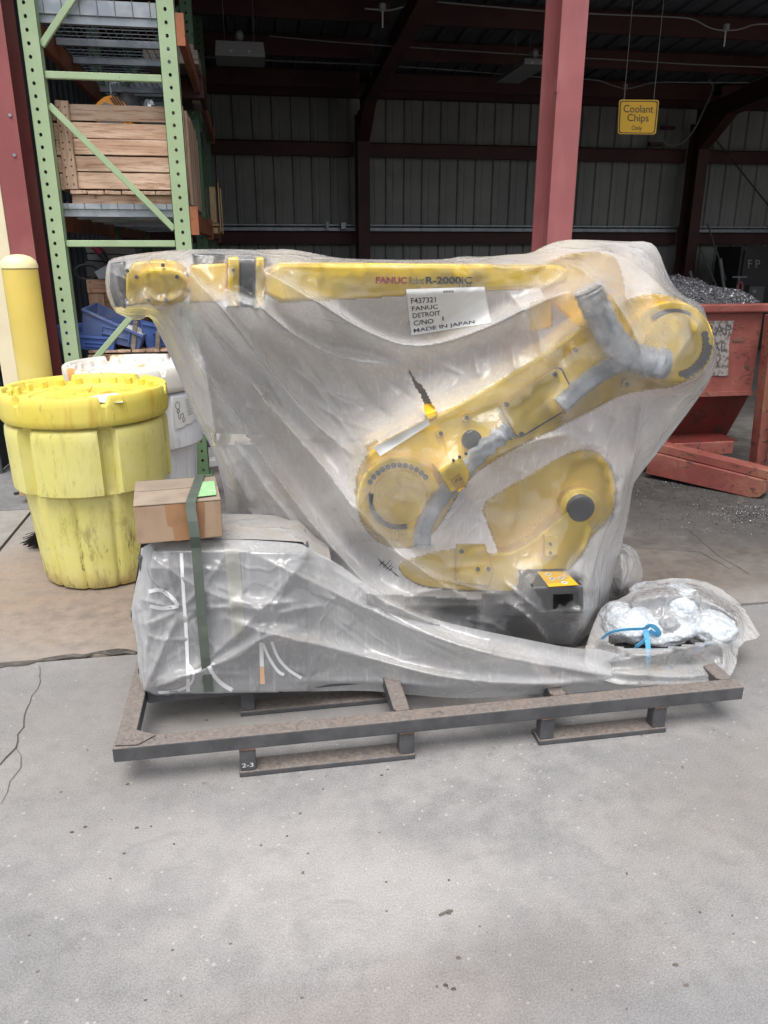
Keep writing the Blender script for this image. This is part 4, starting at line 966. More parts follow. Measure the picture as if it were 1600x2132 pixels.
# heap of chips
m = MB(); nx, ny = 60, 24; vs = []
def heap(x, y):
    u = (x - hx0) / (hx1 - hx0); v = (y - HY) / 1.2
    return zt + .02 + min(1, max(0, v) * 7 + .05) * .025 + min(1, max(0, v) * 5) * .20 * math.sin(math.pi * min(1, max(0, u * .8 + .08))) * math.sin(math.pi * min(1, v * .75 + .22)) + .05 * mnoise.noise((x * 4, y * 4, 0)) + .02 * mnoise.noise((x * 14, y * 14, 3))
for i in range(nx + 1):
    for j in range(ny + 1):
        x = hx0 + .01 + (hx1 - hx0 - .02) * i / nx; y = HY + .022 + 1.2 * j / ny; vs.append((x, y, heap(x, y)))
m.add(vs, [(i * (ny + 1) + j, (i + 1) * (ny + 1) + j, (i + 1) * (ny + 1) + j + 1, i * (ny + 1) + j + 1) for i in range(nx) for j in range(ny)])
hb = m.build('chip_heap', M['chipsd'], kind='stuff', smooth=80, weld=False)
def curl(m, c, s, rnd):
    ax = Vector((rnd.uniform(-1, 1), rnd.uniform(-1, 1), rnd.uniform(-1, 1))).normalized(); u = ax.orthogonal().normalized(); w_ = ax.cross(u)
    a0 = rnd.uniform(0, 6.28); pts = []
    for k in range(5):
        a = a0 + k * .85; pts.append(Vector(c) + (u * math.cos(a) + w_ * math.sin(a)) * s + ax * s * .25 * k)
    vs = []
    for p in pts: vs += [p - ax * s * .26, p + ax * s * .26]
    m.add(vs, [(2 * k, 2 * k + 2, 2 * k + 3, 2 * k + 1) for k in range(4)])
m = MB(); rnd = random.Random(5)
for i in range(19000):
    x = rnd.uniform(2.5, hx1 - .01); y = HY + .03 + rnd.random() ** 1.6 * .85
    curl(m, (x, y, heap(x, y) + rnd.uniform(-.004, .014)), rnd.uniform(.0035, .008), rnd)
m.build('chip_curls', M['chips'], kind='stuff', weld=False)
m = MB()
for i in range(1500):
    if rnd.random() < .55: px, py = rnd.gauss(1560, 40), rnd.gauss(1072, 12)
    else: px, py = rnd.uniform(1320, 1600), 1005 + 110 * rnd.random() ** 1.8
    p = WZ(px, min(1240, max(1003, py))); curl(m, (p.x, p.y, .005), rnd.uniform(.0025, .0065), rnd)
m.build('floor_chips', M['chips'], kind='stuff', weld=False)

# ================================================================== STEEL SKID
sk = thing('steel_skid', (.57, 2.7, 0), 'dusty dark steel skid with short feet carrying the wrapped machine', 'skid')
SZ0, SZ1 = .105, .155
def sbox(x0, x1, y0, y1, z0, z1, nm, parent=None, m='skid', bev=.004):
    return MB().box(x0, x1, y0, y1, z0, z1).build(nm, M[m], parent or sk, bevel=bev)
SX0, SX1 = -.489, 1.634
sbox(SX0, SX1, 2.103, 2.163, SZ0, SZ1, 'beam')
sbox(SX0, SX1, 3.24, 3.30, SZ0, SZ1, 'beam')
sbox(SX0 + .004, SX0 + .062, 2.165, 3.238, SZ0, SZ1 - .001, 'beam'); sbox(SX1 - .062, SX1 - .004, 2.165, 3.238, SZ0, SZ1 - .001, 'beam')
for x in (.400, .95): sbox(x, x + .055, 2.165, 3.238, SZ0, SZ1 - .001, 'cross_beam')
for y in (2.425, 2.82):
    for xa, xb in ((SX0 + .064, .398), (.457, .948), (1.007, SX1 - .064)): sbox(xa, xb, y, y + .055, SZ0, SZ1 - .002, 'cross_beam')
g = [(SX0 + .008, 2.115), (SX0 + .075, 2.108), (SX0 + .125, 2.15), (SX0 + .058, 2.19), (SX0 + .010, 2.185)]
m = MB(); m.extr([(a, b, SZ1 + .001) for a, b in g], (0, 0, .004)); m.build('gusset_plate', M['skid'], sk)
for y in (2.108, 2.452, 3.20):
    for x0, x1 in ((-.109, .458), (.895, 1.355)):
        r = sbox(x0 - .004, x1 + .004, y - .004, y + .07, .0, .020, 'runner')
        for x in (x0, x1 - .05):
            f = sbox(x, x + .05, y, y + .045, .021, SZ0 - .001, 'foot', r)
            if y < 2.2 and x == x0 and x0 < 0:
                q0, q1 = WY(503, 1588, y - .003), WY(528, 1576, y - .003)
                lettering('2-3', lambda u, v: Vector((x0 + .006 + .036 * u, y - .0012, .036 + .015 * v)), M['white'], f)
for x, y in ((SX0 + .062, 2.164), (.400, 2.164), (.455, 2.164), (.95, 2.164), (1.005, 2.164), (SX1 - .062, 2.164)):
    m = MB(); m.tube([(x + .004 * math.sin(k * 2.1), y, SZ0 + .004 + k * .0068) for k in range(8)], [.0045 + .0012 * (k % 2) for k in range(8)], 6); m.build('weld_bead', M['rust'], sk)
for x in (-.109, .408, .895, 1.305):
    m = MB(); m.tube([(x + k * .0083, 2.1075, SZ0 - .002) for k in range(7)], [.004 + .001 * (k % 2) for k in range(7)], 6); m.build('weld_bead', M['rust'], sk)
m = MB(); rnd = random.Random(9)
def litter(cx, cy_, n, s, z0):
    for i in range(n):
        p = Vector((cx + rnd.gauss(0, s), cy_ + rnd.gauss(0, .012), z0)); q = p + Vector((rnd.uniform(-.02, .02), rnd.uniform(-.012, .012), rnd.uniform(0, .012)))
        m.tube([p, (p + q) / 2 + Vector((0, 0, rnd.uniform(0, .006))), q], .0006, 3, False)
for cx, cy_, n, s, z in ((-.03, 2.12, 30, .06, .022), (.2, 2.12, 40, .15, .022), (.44, 2.12, 35, .03, .022), (1.1, 2.12, 40, .12, .022), (1.33, 2.12, 20, .03, .022), (.1, 2.46, 50, .16, .022), (.3, 2.47, 30, .1, .022), (.5, 2.1, 30, .5, .003), (-.35, 2.13, 18, .06, .158), (.2, 2.13, 25, .25, .157), (1.0, 2.13, 40, .4, .157)):
    litter(cx, cy_, n, s, z)
m.build('dry_litter', M['oldw'], kind='stuff', weld=False)

# ================================================================== ROBOT
rb = thing('industrial_robot', (.75, 2.75, .16), 'yellow industrial robot arm folded up under the milky plastic sheet', 'robot')
Yb = 2.56
OB = []                                             # what the sheet rests on: (outline, front plane)
def rpart(nm, poly, y0, y1, m='robot', parent=None, sm=1, bev=.008, ob=True, label=None):
    p = chaikin(poly, sm) if sm else poly
    o = MB().prism(PX(p, y0), y0, y1).build(nm, M[m], parent or rb, smooth=35, bevel=bev, label=label)
    if ob: OB.append((p, y0))
    return o
def rdisc(nm, px, py, r, y0, y1, m='robot', parent=None, ob=False, n=32, bev=.003):
    c = WY(px, py, y0); rr = r * (WY(px + 1, py, y0) - WY(px, py, y0)).length
    mb = MB(); mb.cyl((c.x, y1, c.z), (c.x, y0, c.z), rr, n); o = mb.build(nm, M[m], parent or rb, smooth=35, bevel=bev)
    if ob: OB.append((circ(px, py, r), y0))
    return o
def bolts(pts, Y, parent, r=4.2, m='dgrey'):
    c = WY(*pts[0], Y); k = (WY(pts[0][0] + 1, pts[0][1], Y) - c).length
    mb = MB(); mb.cyl((c.x, Y + .002, c.z), (c.x, Y - .008, c.z), r * k, 10); o = mb.build('bolt', M[m], parent)
    for p in pts[1:]:
        d = o.copy(); COL.objects.link(d); d.parent = parent; q = WY(*p, Y); d.location = o.location + (q - c)
# base
base = rpart('base', [(762, 1236), (1010, 1248), (1100, 1232), (1216, 1205), (1218, 1300), (1190, 1345), (800, 1330), (765, 1290)], 2.44, 3.10, 'black', sm=0)
rpart('side_block', [(800, 1262), (1000, 1262), (1000, 1325), (812, 1318)], 2.40, 2.44, 'blackp', base, 0)
rpart('side_block', [(1004, 1235), (1098, 1235), (1098, 1285), (1004, 1285)], 2.41, 2.44, 'dgrey', base, 0)
cb = rpart('connector_box', [(1110, 1222), (1216, 1219), (1216, 1276), (1112, 1278)], 2.30, 2.46, 'blackp', rb, 0, .006)
rpart('socket', [(1150, 1236), (1206, 1234), (1206, 1268), (1150, 1270)], 2.292, 2.30, 'black', cb, 0, .003, False)
wl = [WY(1119, 1190, 2.45), WY(1176, 1190, 2.45)]
bt0 = WY(1112, 1222, 2.30).z
def top_px(px, py, z):
    return WZ(px, py, z)
w4 = [WZ(a, b, bt0 + .002) for a, b in ((1119, 1191), (1177, 1190), (1205, 1218), (1143, 1222))]
m = MB(); m.extr(w4, (0, 0, .0012)); wlab = m.build('warning_label', M['signy'], cb)
for (a, b) in ((1142, 1196), (1150, 1205), (1168, 1204), (1176, 1213)):
    q = WZ(a, b, bt0 + .0036); m = MB(); m.cyl(q, q + Vector((0, 0, .0006)), .011, 14); m.build('pictogram', M['white'], wlab)
    m = MB(); m.obox(q + Vector((0, 0, .001)), (.006, .003, 0), (-.001, .002, 0), (0, 0, .0003)); m.build('pictogram_mark', M['inkr'] if a == 1176 else M['ink'], wlab)
# carriage and turret
car = rpart('carriage', [(825, 1172), (900, 1150), (960, 1140), (1048, 1158), (1105, 1132), (1150, 1092), (1190, 1060), (1240, 1088), (1220, 1150), (1185, 1185), (1165, 1215), (1110, 1232), (1090, 1236), (900, 1228), (845, 1208)], 2.47, 3.0)
rpart('bracket', [(950, 1133), (1010, 1133), (1030, 1190), (1020, 1222), (950, 1215)], 2.45, 2.47, parent=car, sm=0)
bolts([(961, 1147), (995, 1184), (1017, 1184)], 2.45, car)
rpart('cable_clamp', [(1135, 1115), (1165, 1115), (1165, 1155), (1135, 1160)], 2.45, 2.47, parent=car, sm=0, bev=.003); bolts([(1146, 1132), (1146, 1150)], 2.45, car, 3)
bolts([(1068, 1220), (1079, 1220), (1091, 1219)], 2.47, car, 3.2)
tur = rpart('turret', [(1000, 1050), (1050, 1018), (1110, 985), (1170, 948), (1225, 932), (1262, 952), (1286, 1005), (1280, 1062), (1252, 1105), (1205, 1140), (1130, 1165), (1044, 1168), (1020, 1105)], 2.53, 3.0)
MB().prism(PX([(930, 1078), (1000, 1052), (1012, 1090), (945, 1104)], 2.6), 2.6, 2.8).build('motor', M['black'], rb, bevel=.01)
rdisc('pivot_cap', 1212, 1060, 27, 2.465, 2.53, 'dgrey', tur); OB.append((circ(1212, 1060, 30), 2.465))
rpart('pivot_boss', circ(1212, 1062, 46, 24), 2.49, 2.53, parent=tur, sm=0)
# lower arm
LN = [(738, 1040), (742, 985), (768, 940), (812, 912), (905, 868), (1040, 792), (1170, 712), (1245, 655), (1305, 622), (1375, 608), (1440, 630), (1476, 680), (1478, 735), (1450, 785), (1400, 808), (1345, 812), (1290, 826), (1235, 856), (1140, 902), (1050, 945), (970, 1000), (938, 1060), (905, 1112), (860, 1146), (800, 1140), (755, 1100)]
arm = rpart('lower_arm', LN, 2.48, 2.66, sm=2, bev=.012)
for (cx, cy_, r) in ((832, 1038, 88), (1402, 713, 86)):
    rpart('joint_ring', circ(cx, cy_, r, 40), 2.455, 2.48, parent=arm, sm=0, bev=.006)
    rdisc('joint_cover', cx, cy_, r * .66, 2.445, 2.455, 'robot', arm)
    if cx < 1000:
        bolts([(cx + math.cos(a) * r * .80, cy_ - math.sin(a) * r * .80) for a in np.linspace(rad(40), rad(150), 12)], 2.455, arm, 5)
        arc = [WY(cx + math.cos(a) * r * .68, cy_ - math.sin(a) * r * .68, 2.443) for a in np.linspace(rad(170), rad(285), 16)]
    else:
        bolts([(cx + math.cos(a) * r * .78, cy_ - math.sin(a) * r * .78) for a in np.linspace(rad(-75), rad(15), 11)], 2.455, arm, 6)
        bolts([(cx + math.cos(a) * r * .86, cy_ - math.sin(a) * r * .86) for a in np.linspace(rad(-68), rad(-8), 8)], 2.455, arm, 6)
        arc = [WY(cx + math.cos(a) * r * .76, cy_ - math.sin(a) * r * .76, 2.453) for a in np.linspace(rad(60), rad(130), 14)]
    m = MB(); m.tube(arc, .009, 6); m.build('seal', M['dgrey'], arm)
rpart('gap_shade', rrect([(1040.5, 847), (1167.5, 760), (1207, 839), (1079, 916)], .12), 2.470, 2.478, 'dgrey', arm, 0, 0, False)  # dark sheet added behind the cover plate to draw its shaded gap
rpart('cover_plate', rrect([(1044, 848), (1166, 764), (1203, 838), (1080, 912)], .12), 2.452, 2.476, parent=arm, sm=0, bev=.003)
bolts([(1055, 842), (1155, 779), (1187, 838), (1086, 903)], 2.452, arm, 4.5)
for (a, b) in ((918, 902), (972, 870), (1198, 729), (1306, 800)):
    rdisc('boss', a, b, 9, 2.462, 2.48, 'robot', arm); bolts([(a, b)], 2.462, arm, 4)
rdisc('plug', 984, 917, 20, 2.462, 2.48, 'black', arm)
rpart('lifting_lug', [(760, 928), (786, 914), (790, 924), (766, 940)], 2.5, 2.6, sm=0, bev=.003, parent=arm)
rpart('lifting_lug', [(885, 862), (908, 854), (913, 866), (892, 876)], 2.47, 2.6, sm=0, bev=.003, parent=arm)
rpart('cable_bracket', [(912, 978), (960, 950), (980, 985), (972, 1012), (940, 1026)], 2.385, 2.48, sm=0, bev=.004, parent=arm)
bolts([(944, 958), (957, 951), (970, 944)], 2.382, arm, 3)
pl_ = MB().prism(PX([(939, 1000), (957, 987), (972, 1010), (955, 1024)], 2.38), 2.38, 2.384).build('type_plate', M['signy'], arm)
flat_text('J2', 946, 964, 999, 1006, 2.3785, M['ink'], pl_, skew=-6)
def rtube(nm, px, Y, r_px, m='hose', ob=True):
    px2 = chaikin(px, 3, False); k = (WY(px[0][0] + 1, px[0][1], Y) - WY(*px[0], Y)).length
    pts = [WY(a, b, Y) for a, b in px2]; n = len(pts)
    rr = [r_px * k * (1 + .13 * math.sin(i * 1.9) + .09 * math.sin(i * 4.3 + 1)) for i in range(n)]
    mb = MB(); mb.tube(pts, rr, 14); o = mb.build(nm, M[m], rb, smooth=60)
    if ob:
        for i in range(len(px2) - 1):
            (a, b), (c, d) = px2[i], px2[i + 1]; l = math.hypot(c - a, d - b) or 1; nx, ny = -(d - b) / l * r_px * .95, (c - a) / l * r_px * .95
            OB.append(([(a + nx, b + ny), (c + nx, d + ny), (c - nx, d - ny), (a - nx, b - ny)], Y - r_px * k * 1.12))
    return o
rtube('cable_bundle', [(880, 1135), (880, 1100), (905, 1050), (950, 1000), (1000, 940), (1060, 895)], 2.445, 18)
rtube('cable_bundle', [(1165, 845), (1210, 805), (1250, 775), (1300, 750)], 2.455, 19)
rtube('cable_bundle', [(1225, 600), (1245, 650), (1275, 710), (1325, 750), (1385, 758)], 2.43, 29)
# elbow, upper arm, wrist
rpart('elbow_housing', [(1120, 556), (1170, 534), (1215, 524), (1278, 528), (1296, 565), (1306, 640), (1280, 690), (1215, 690), (1160, 640), (1126, 615)], 2.64, 2.95)
rpart('motor_cover', [(1104, 628), (1150, 622), (1150, 682), (1104, 690)], 2.60, 2.8, sm=0)
bm_ = rpart('upper_arm', [(548, 546), (700, 548), (900, 550), (1140, 549), (1190, 556), (1180, 600), (1000, 606), (700, 625), (548, 632)], 2.55, 2.86, sm=1, bev=.02)
flat_text('FANUC', 783, 848, 576.5, 590.5, 2.5435, M['inkr'], bm_, bold=.035)
flat_text('Robot', 853, 883, 577, 591, 2.5435, M['inkn'], bm_)
flat_text('R-2000iC', 887, 984, 576, 591, 2.5435, M['inkn'], bm_, bold=.03)
flat_text('125L', 956, 985, 590, 600, 2.5435, M['inkn'], bm_)
rpart('arm_flange', [(533, 536), (551, 536), (551, 642), (533, 642)], 2.53, 2.88, sm=0)
rpart('arm_collar', [(500, 537), (532, 537), (532, 640), (500, 640)], 2.54, 2.88, 'black', sm=0)
rpart('arm_flange', [(474, 536), (499, 536), (499, 640), (474, 640)], 2.53, 2.88, sm=0); bolts([(486, 562), (488, 612)], 2.53, rb, 3)
rpart('wrist_housing', [(395, 552), (473, 548), (473, 628), (395, 632)], 2.58, 2.85, sm=0)
rpart('wrist_motor', [(400, 528), (470, 530), (466, 552), (404, 552)], 2.60, 2.8, 'black', sm=0)
wr = rpart('wrist_body', [(262, 548), (330, 540), (385, 548), (400, 590), (388, 626), (345, 640), (295, 630), (262, 640)], 2.58, 2.86)
rpart('wrist_boss', [(290, 560), (375, 556), (392, 590), (375, 622), (330, 634), (300, 606)], 2.555, 2.58, parent=wr)
bolts([(266, 564), (285, 577), (340, 552), (392, 572), (369, 576), (394, 605), (346, 624), (310, 625)], 2.555, wr, 4)
rpart('tool_flange', [(230, 548), (262, 544), (262, 642), (240, 640), (228, 600)], 2.60, 2.84, 'black', sm=0)

# ================================================================== CONTROL CABINET on the skid
CB = thing('control_cabinet', (-.08, 2.68, .157), 'dark control cabinet wrapped in clear crinkled film on the left of the skid', 'cabinet')
CX0, CX1, CY0, CY1, CZ0, CZ1 = -.405, .155, 2.43, 2.65, .157, .655
MB().box(CX0, CX1, CY0, CY1, CZ0 + .02, CZ1).build('body', M['dgrey'], CB, bevel=.008)
MB().box(CX0 + .03, CX1 - .03, CY0 + .02, CY1 - .02, CZ0, CZ0 + .019).build('plinth', M['black'], CB)
MB().box(CX0 + .06, CX0 + .30, CY0 - .012, CY0 - .001, CZ0 + .06, CZ1 - .04).build('door', paint('door_grey', (.16, .17, .18), None, var=.1, rough=.5), CB, bevel=.004)
MB().box(CX0 + .32, CX1 - .02, CY0 - .012, CY0 - .001, CZ0 + .06, CZ1 - .04).build('door', M['dgrey'], CB, bevel=.004)
MB().box(CX0 + .07, CX0 + .17, CY0 - .03, CY0 - .013, CZ1 - .13, CZ1 - .06).build('control_panel', M['black'], CB, bevel=.004)
for j in range(7): MB().box(CX0 + .38, CX1 - .08, CY0 - .018, CY0 - .0125, CZ0 + .10 + j * .022, CZ0 + .108 + j * .022).build('vent_slat', M['black'], CB)
MB().box(CX0 + .285, CX0 + .297, CY0 - .03, CY0 - .0125, CZ0 + .26, CZ0 + .34).build('door_handle', M['black'], CB, bevel=.003)

# carton and straps
qb = WY(283, 1129, 2.36)
cang = rad(6); ca, sa = math.cos(cang), math.sin(cang)
u_, v_ = Vector((ca, sa, 0)), Vector((-sa, ca, 0))
c_ = WY(377, 1123, 2.37); cw = (WY(462, 1117, 2.375) - WY(283, 1129, 2.36)).length / 2; cd, ch = .135, .062
zc0 = .722; ctr = c_ + v_ * cd; ctr.z = zc0 + ch
ct = thing('cardboard_box', (ctr.x, ctr.y, zc0), 'small worn cardboard box strapped on top of the wrapped cabinet', 'box')
MB().obox(ctr, u_ * cw, v_ * cd, (0, 0, ch)).build('body', M['card'], ct, bevel=.004)
tz = zc0 + 2 * ch
for sgn_ in (-1, 1):                               # four top flaps, the two long ones meeting in the middle
    for k in range(1):
        p = [ctr + u_ * cw * a + v_ * cd * b for a, b in ((-1.0, -1.01 if sgn_ < 0 else .03), (1.0, -1.01 if sgn_ < 0 else .03), (1.0, -.01 if sgn_ < 0 else 1.0), (-1.0, -.01 if sgn_ < 0 else 1.0))]
        for i, q in enumerate(p): q.z = tz + .0015 + (.004 if (sgn_ < 0) == (i in (2, 3)) else .0) + random.uniform(0, .002)
        m = MB(); m.extr(p, (0, 0, .003)); m.build('flap', M['cardtop'], ct)
fr = lambda s, z: ctr + u_ * cw * s - v_ * (cd + .0012) + Vector((0, 0, z))
m = MB(); m.add([fr(-.30, ch), fr(.62, ch), fr(.60, ch * .2), fr(.55, -ch * .98), fr(-.14, -ch * .98), fr(-.16, -ch * .2), fr(-.28, -ch * .1)], [(0, 6, 5, 4, 3, 2, 1)]); m.build('packing_tape', M['btape'], ct)
gl = [ctr + u_ * cw * a + v_ * cd * b + Vector((0, 0, ch + .0115)) for a, b in ((.40, -.86), (.92, -.80), (.95, .40), (.42, .36))]
m = MB(); m.extr(gl, (0, 0, .0006)); m.build('paper_label', M['glabel'], ct)

def strap(nm, pts, w, m, label, group=None, th=.0012):
    return MB().ribbon(pts, w, th).build(nm, m, label=label, cat='strap', group=group, weld=False)
sx = lambda a, b, Y: WY(a, b, Y)
tp = tz + .012
front = [WY(398, 1062, 2.350), WY(402, 1085, 2.340), WY(406, 1118, 2.336), WY(409, 1140, 2.362), WY(413, 1190, 2.350), WY(420, 1280, 2.342), WY(428, 1370, 2.352), WY(435, 1440, 2.385)]
pts = [Vector((front[0].x + .06, CY1 + .03, .2)), Vector((front[0].x + .05, CY1 + .03, .70)), Vector((front[0].x + .014, ctr.y + cd + .01, tp)), Vector((front[0].x + .004, 2.372, tp + .002)), Vector((front[0].x + .001, 2.356, tp - .004))] + front + [Vector((front[-1].x, 2.40, .156))]
pts2 = []
for i in range(len(pts) - 1):
    for j in range(4): pts2.append(pts[i].lerp(pts[i + 1], j / 4))
strap('strap', pts2 + [pts[-1]], (.031, 0, 0), M['strapg'], 'dark green band strapped round the cardboard box and the wrapped cabinet', None, .0016)

# ================================================================== SHEETS (drawn over what they cover)
def in_poly(X, Y, poly):
    r = np.zeros(X.shape, bool); n = len(poly)
    for i in range(n):
        x0, y0 = poly[i]; x1, y1 = poly[(i + 1) % n]
        if y0 == y1: continue
        c = ((y0 > Y) != (y1 > Y)) & (X < (x1 - x0) * (Y - y0) / (y1 - y0) + x0); r ^= c
    return r
def poly_dist(X, Y, pts, closed):
    """distance, signed side, position along, nearest point"""
    best = np.full(X.shape, 1e9); side = np.zeros(X.shape); tt = np.zeros(X.shape); nxp = np.zeros(X.shape); nyp = np.zeros(X.shape)
    n = len(pts); seg = [(pts[i], pts[(i + 1) % n]) for i in range(n if closed else n - 1)]
    Ls = [math.hypot(b[0] - a[0], b[1] - a[1]) for a, b in seg]; tot = sum(Ls); acc = 0
    for (a, b), L_ in zip(seg, Ls):
        dx, dy = b[0] - a[0], b[1] - a[1]; l2 = max(1e-9, L_ * L_)
        t = np.clip(((X - a[0]) * dx + (Y - a[1]) * dy) / l2, 0, 1); qx = a[0] + t * dx; qy = a[1] + t * dy
        d = np.hypot(X - qx, Y - qy); k = d < best
        best[k] = d[k]; side[k] = np.sign(dx * (Y - a[1]) - dy * (X - a[0]))[k]; tt[k] = ((acc + t * L_) / tot)[k]; nxp[k] = qx[k]; nyp[k] = qy[k]; acc += L_
    return best, side, tt, nxp, nyp
def vnoise(shape, cell, seed):
    cx, cy_ = cell if isinstance(cell, tuple) else (cell, cell)
    rs = np.random.RandomState(seed); h, w = shape
    gh, gw = int(h / cy_) + 3, int(w / cx) + 3; g = rs.rand(gh, gw) * 2 - 1
    yy = np.arange(h) / cy_; xx = np.arange(w) / cx; yi = yy.astype(int); xi = xx.astype(int); fy = yy - yi; fx = xx - xi
    fy = (fy * fy * (3 - 2 * fy))[:, None]; fx = (fx * fx * (3 - 2 * fx))[None, :]
    A = g[np.ix_(yi, xi)]; B = g[np.ix_(yi, xi + 1)]; C = g[np.ix_(yi + 1, xi)]; D = g[np.ix_(yi + 1, xi + 1)]
    return (A * (1 - fx) + B * fx) * (1 - fy) + (C * (1 - fx) + D * fx) * fy
RAMP = 1.7
class Sheet: pass
def make_sheet(name, outline, step, Y0, obst, ridges, m, holes=(), back=0., iters=900, wr=.003, seed=1, dusts=(), wets=(), ramp=1.7, parent=None, skirt=None, press=0., clearf=1., gap=.008, dust0=.04):
    S = Sheet(); xs = [p[0] for p in outline]; ys = [p[1] for p in outline]
    gx = np.arange(min(xs) - step * 1.5, max(xs) + step * 2, step); gy = np.arange(min(ys) - step * 1.5, max(ys) + step * 2, step)
    X, Y = np.meshgrid(gx, gy); ins = in_poly(X, Y, outline)
    base = Y0(X, Y) if callable(Y0) else np.full(X.shape, float(Y0))
    ob = np.full(X.shape, -1.)
    for poly, yf in obst:
        k = in_poly(X, Y, poly) & ins; ob[k] = np.maximum(ob[k], (base[k] - yf) + gap)
    d = np.maximum(ob, 0.); d[~ins] = 0
    for it in range(iters):
        a = np.zeros_like(d); a[1:-1, 1:-1] = .25 * (d[:-2, 1:-1] + d[2:, 1:-1] + d[1:-1, :-2] + d[1:-1, 2:]) + press
        d = np.where(ins, np.maximum(a, ob), 0.)
    for it in range(3):
        a = d.copy(); a[1:-1, 1:-1] = .25 * (d[:-2, 1:-1] + d[2:, 1:-1] + d[1:-1, :-2] + d[1:-1, 2:]); d = np.where(ins, np.maximum(a, ob), 0.)
    has = ob > 0
    clr = np.where(has, np.maximum(np.exp(-np.maximum(d - ob, 0) / .02), .94 * np.exp(-np.maximum(d - ob, 0) / .5)), 0.)
    bd, _, _, nxp, nyp = poly_dist(X, Y, outline, True)
    env = np.clip(bd / 26., 0, 1); env = env * env * (3 - 2 * env)
    add = np.zeros_like(d)
    for r in ridges:
        pts, amp, wl, wrr = r[:4]; pts = chaikin(pts, 2 if len(r[0]) > 2 else 0, False); pad = 3.2 * max(wl, wrr)
        ia = max(0, int((min(p[1] for p in pts) - pad - gy[0]) / step)); ib = int((max(p[1] for p in pts) + pad - gy[0]) / step) + 2
        ja = max(0, int((min(p[0] for p in pts) - pad - gx[0]) / step)); jb = int((max(p[0] for p in pts) + pad - gx[0]) / step) + 2
        if ib <= ia or jb <= ja: continue
        w_ = (slice(ia, ib), slice(ja, jb))
        D, sd_, t, _, _ = poly_dist(X[w_], Y[w_], pts, False)
        if D.size == 0: continue
        wv = np.where(sd_ > 0, wrr, wl)
        add[w_] += amp * ramp * np.exp(-(D / wv)) * np.clip(np.minimum(t / .18, (1 - t) / .18), 0, 1)
    nz = vnoise(X.shape, (26, 20), seed) * 1.6 + vnoise(X.shape, (9, 12), seed + 1) + .45 * vnoise(X.shape, (4, 5), seed + 2)
    add += nz * wr
    d2 = d + add * env
    d2 = np.maximum(d2, ob * (ob > 0) - 0)            # never through what lies beneath
    clr = clr * np.clip(1.15 - np.abs(d2 - d) / .12, .45, 1) * np.clip(.80 + .55 * (vnoise(X.shape, 18, seed + 5) + .5 * vnoise(X.shape, 7, seed + 6)), .76, 1) * clearf
    for q in wets:                                   # patches pressed flat against the machine
        D_, _, _, _, _ = poly_dist(X, Y, q, True); s_ = np.where(in_poly(X, Y, q), D_, -D_) + 7 * vnoise(X.shape, 6, seed + 9)
        clr = np.maximum(clr, np.clip(.5 + s_ / 16., 0, .97)); add_w = np.clip(.5 + s_ / 30., 0, 1); d2 = d2 * (1 - add_w) + np.maximum(d, ob) * add_w
    band = np.zeros_like(ins); band[:-1] |= ins[1:]; band[1:] |= ins[:-1]; t_ = band | ins; b2 = t_.copy(); b2[:, :-1] |= t_[:, 1:]; b2[:, 1:] |= t_[:, :-1]; band = b2 & ~ins
    PXx = np.where(band, nxp, X); PYy = np.where(band, nyp, Y); dd = np.where(band, 0., d2)
    S.gx, S.gy, S.step, S.yy = gx, gy, step, base - d2
    idx = -np.ones(X.shape, int); use = ins | band; idx[use] = np.arange(use.sum())
    px, py, yf = PXx[use], PYy[use], (base - dd)[use]
    def topos(px, py, yw):
        dx = (px - 800) / FPX; dy = (1066 - py) / FPX
        c1 = math.cos(PITCH) + dy * math.sin(PITCH); c2 = -math.sin(PITCH) + dy * math.cos(PITCH)
        rx = dx * _cy + c1 * _sy; ry = -dx * _sy + c1 * _cy; t = yw / ry
        return np.stack([rx * t, yw, CAMH + c2 * t], -1)
    V = [topos(px, py, yf)]
    H, Wd = X.shape
    cell = use[:-1, :-1] & use[1:, :-1] & use[:-1, 1:] & use[1:, 1:] & (ins[:-1, :-1] | ins[1:, :-1] | ins[:-1, 1:] | ins[1:, 1:])
    cxm, cym = X[:-1, :-1] + step / 2, Y[:-1, :-1] + step / 2
    solid = cell.copy()
    for h in holes: solid &= ~in_poly(cxm, cym, h)
    I = idx; F = np.stack([I[:-1, :-1][solid], I[1:, :-1][solid], I[1:, 1:][solid], I[:-1, 1:][solid]], -1)
    # dust from the lie of the surface and from painted-on settled dirt
    Pg = topos(X, Y, base - d2); gyv = np.gradient(Pg, axis=0); gxv = np.gradient(Pg, axis=1); N = np.cross(gyv, gxv); N /= np.linalg.norm(N, axis=-1, keepdims=True) + 1e-9
    N *= np.sign(-N[..., 1:2] + 1e-9)
    du = np.clip(N[..., 2] * .9, 0, 1) * .28 + dust0
    for (dx_, dy_, rx_, ry_, a_) in dusts:
        q = np.sqrt(((X - dx_) / rx_) ** 2 + ((Y - dy_) / ry_) ** 2) + .35 * vnoise(X.shape, 11, seed + 8); du += a_ * .8 * np.clip(1.2 - q, 0, 1)
    du = np.clip(du, 0, 1)
    A1, A2 = [clr[use]], [du[use]]; FF = [F]; nv = len(px)
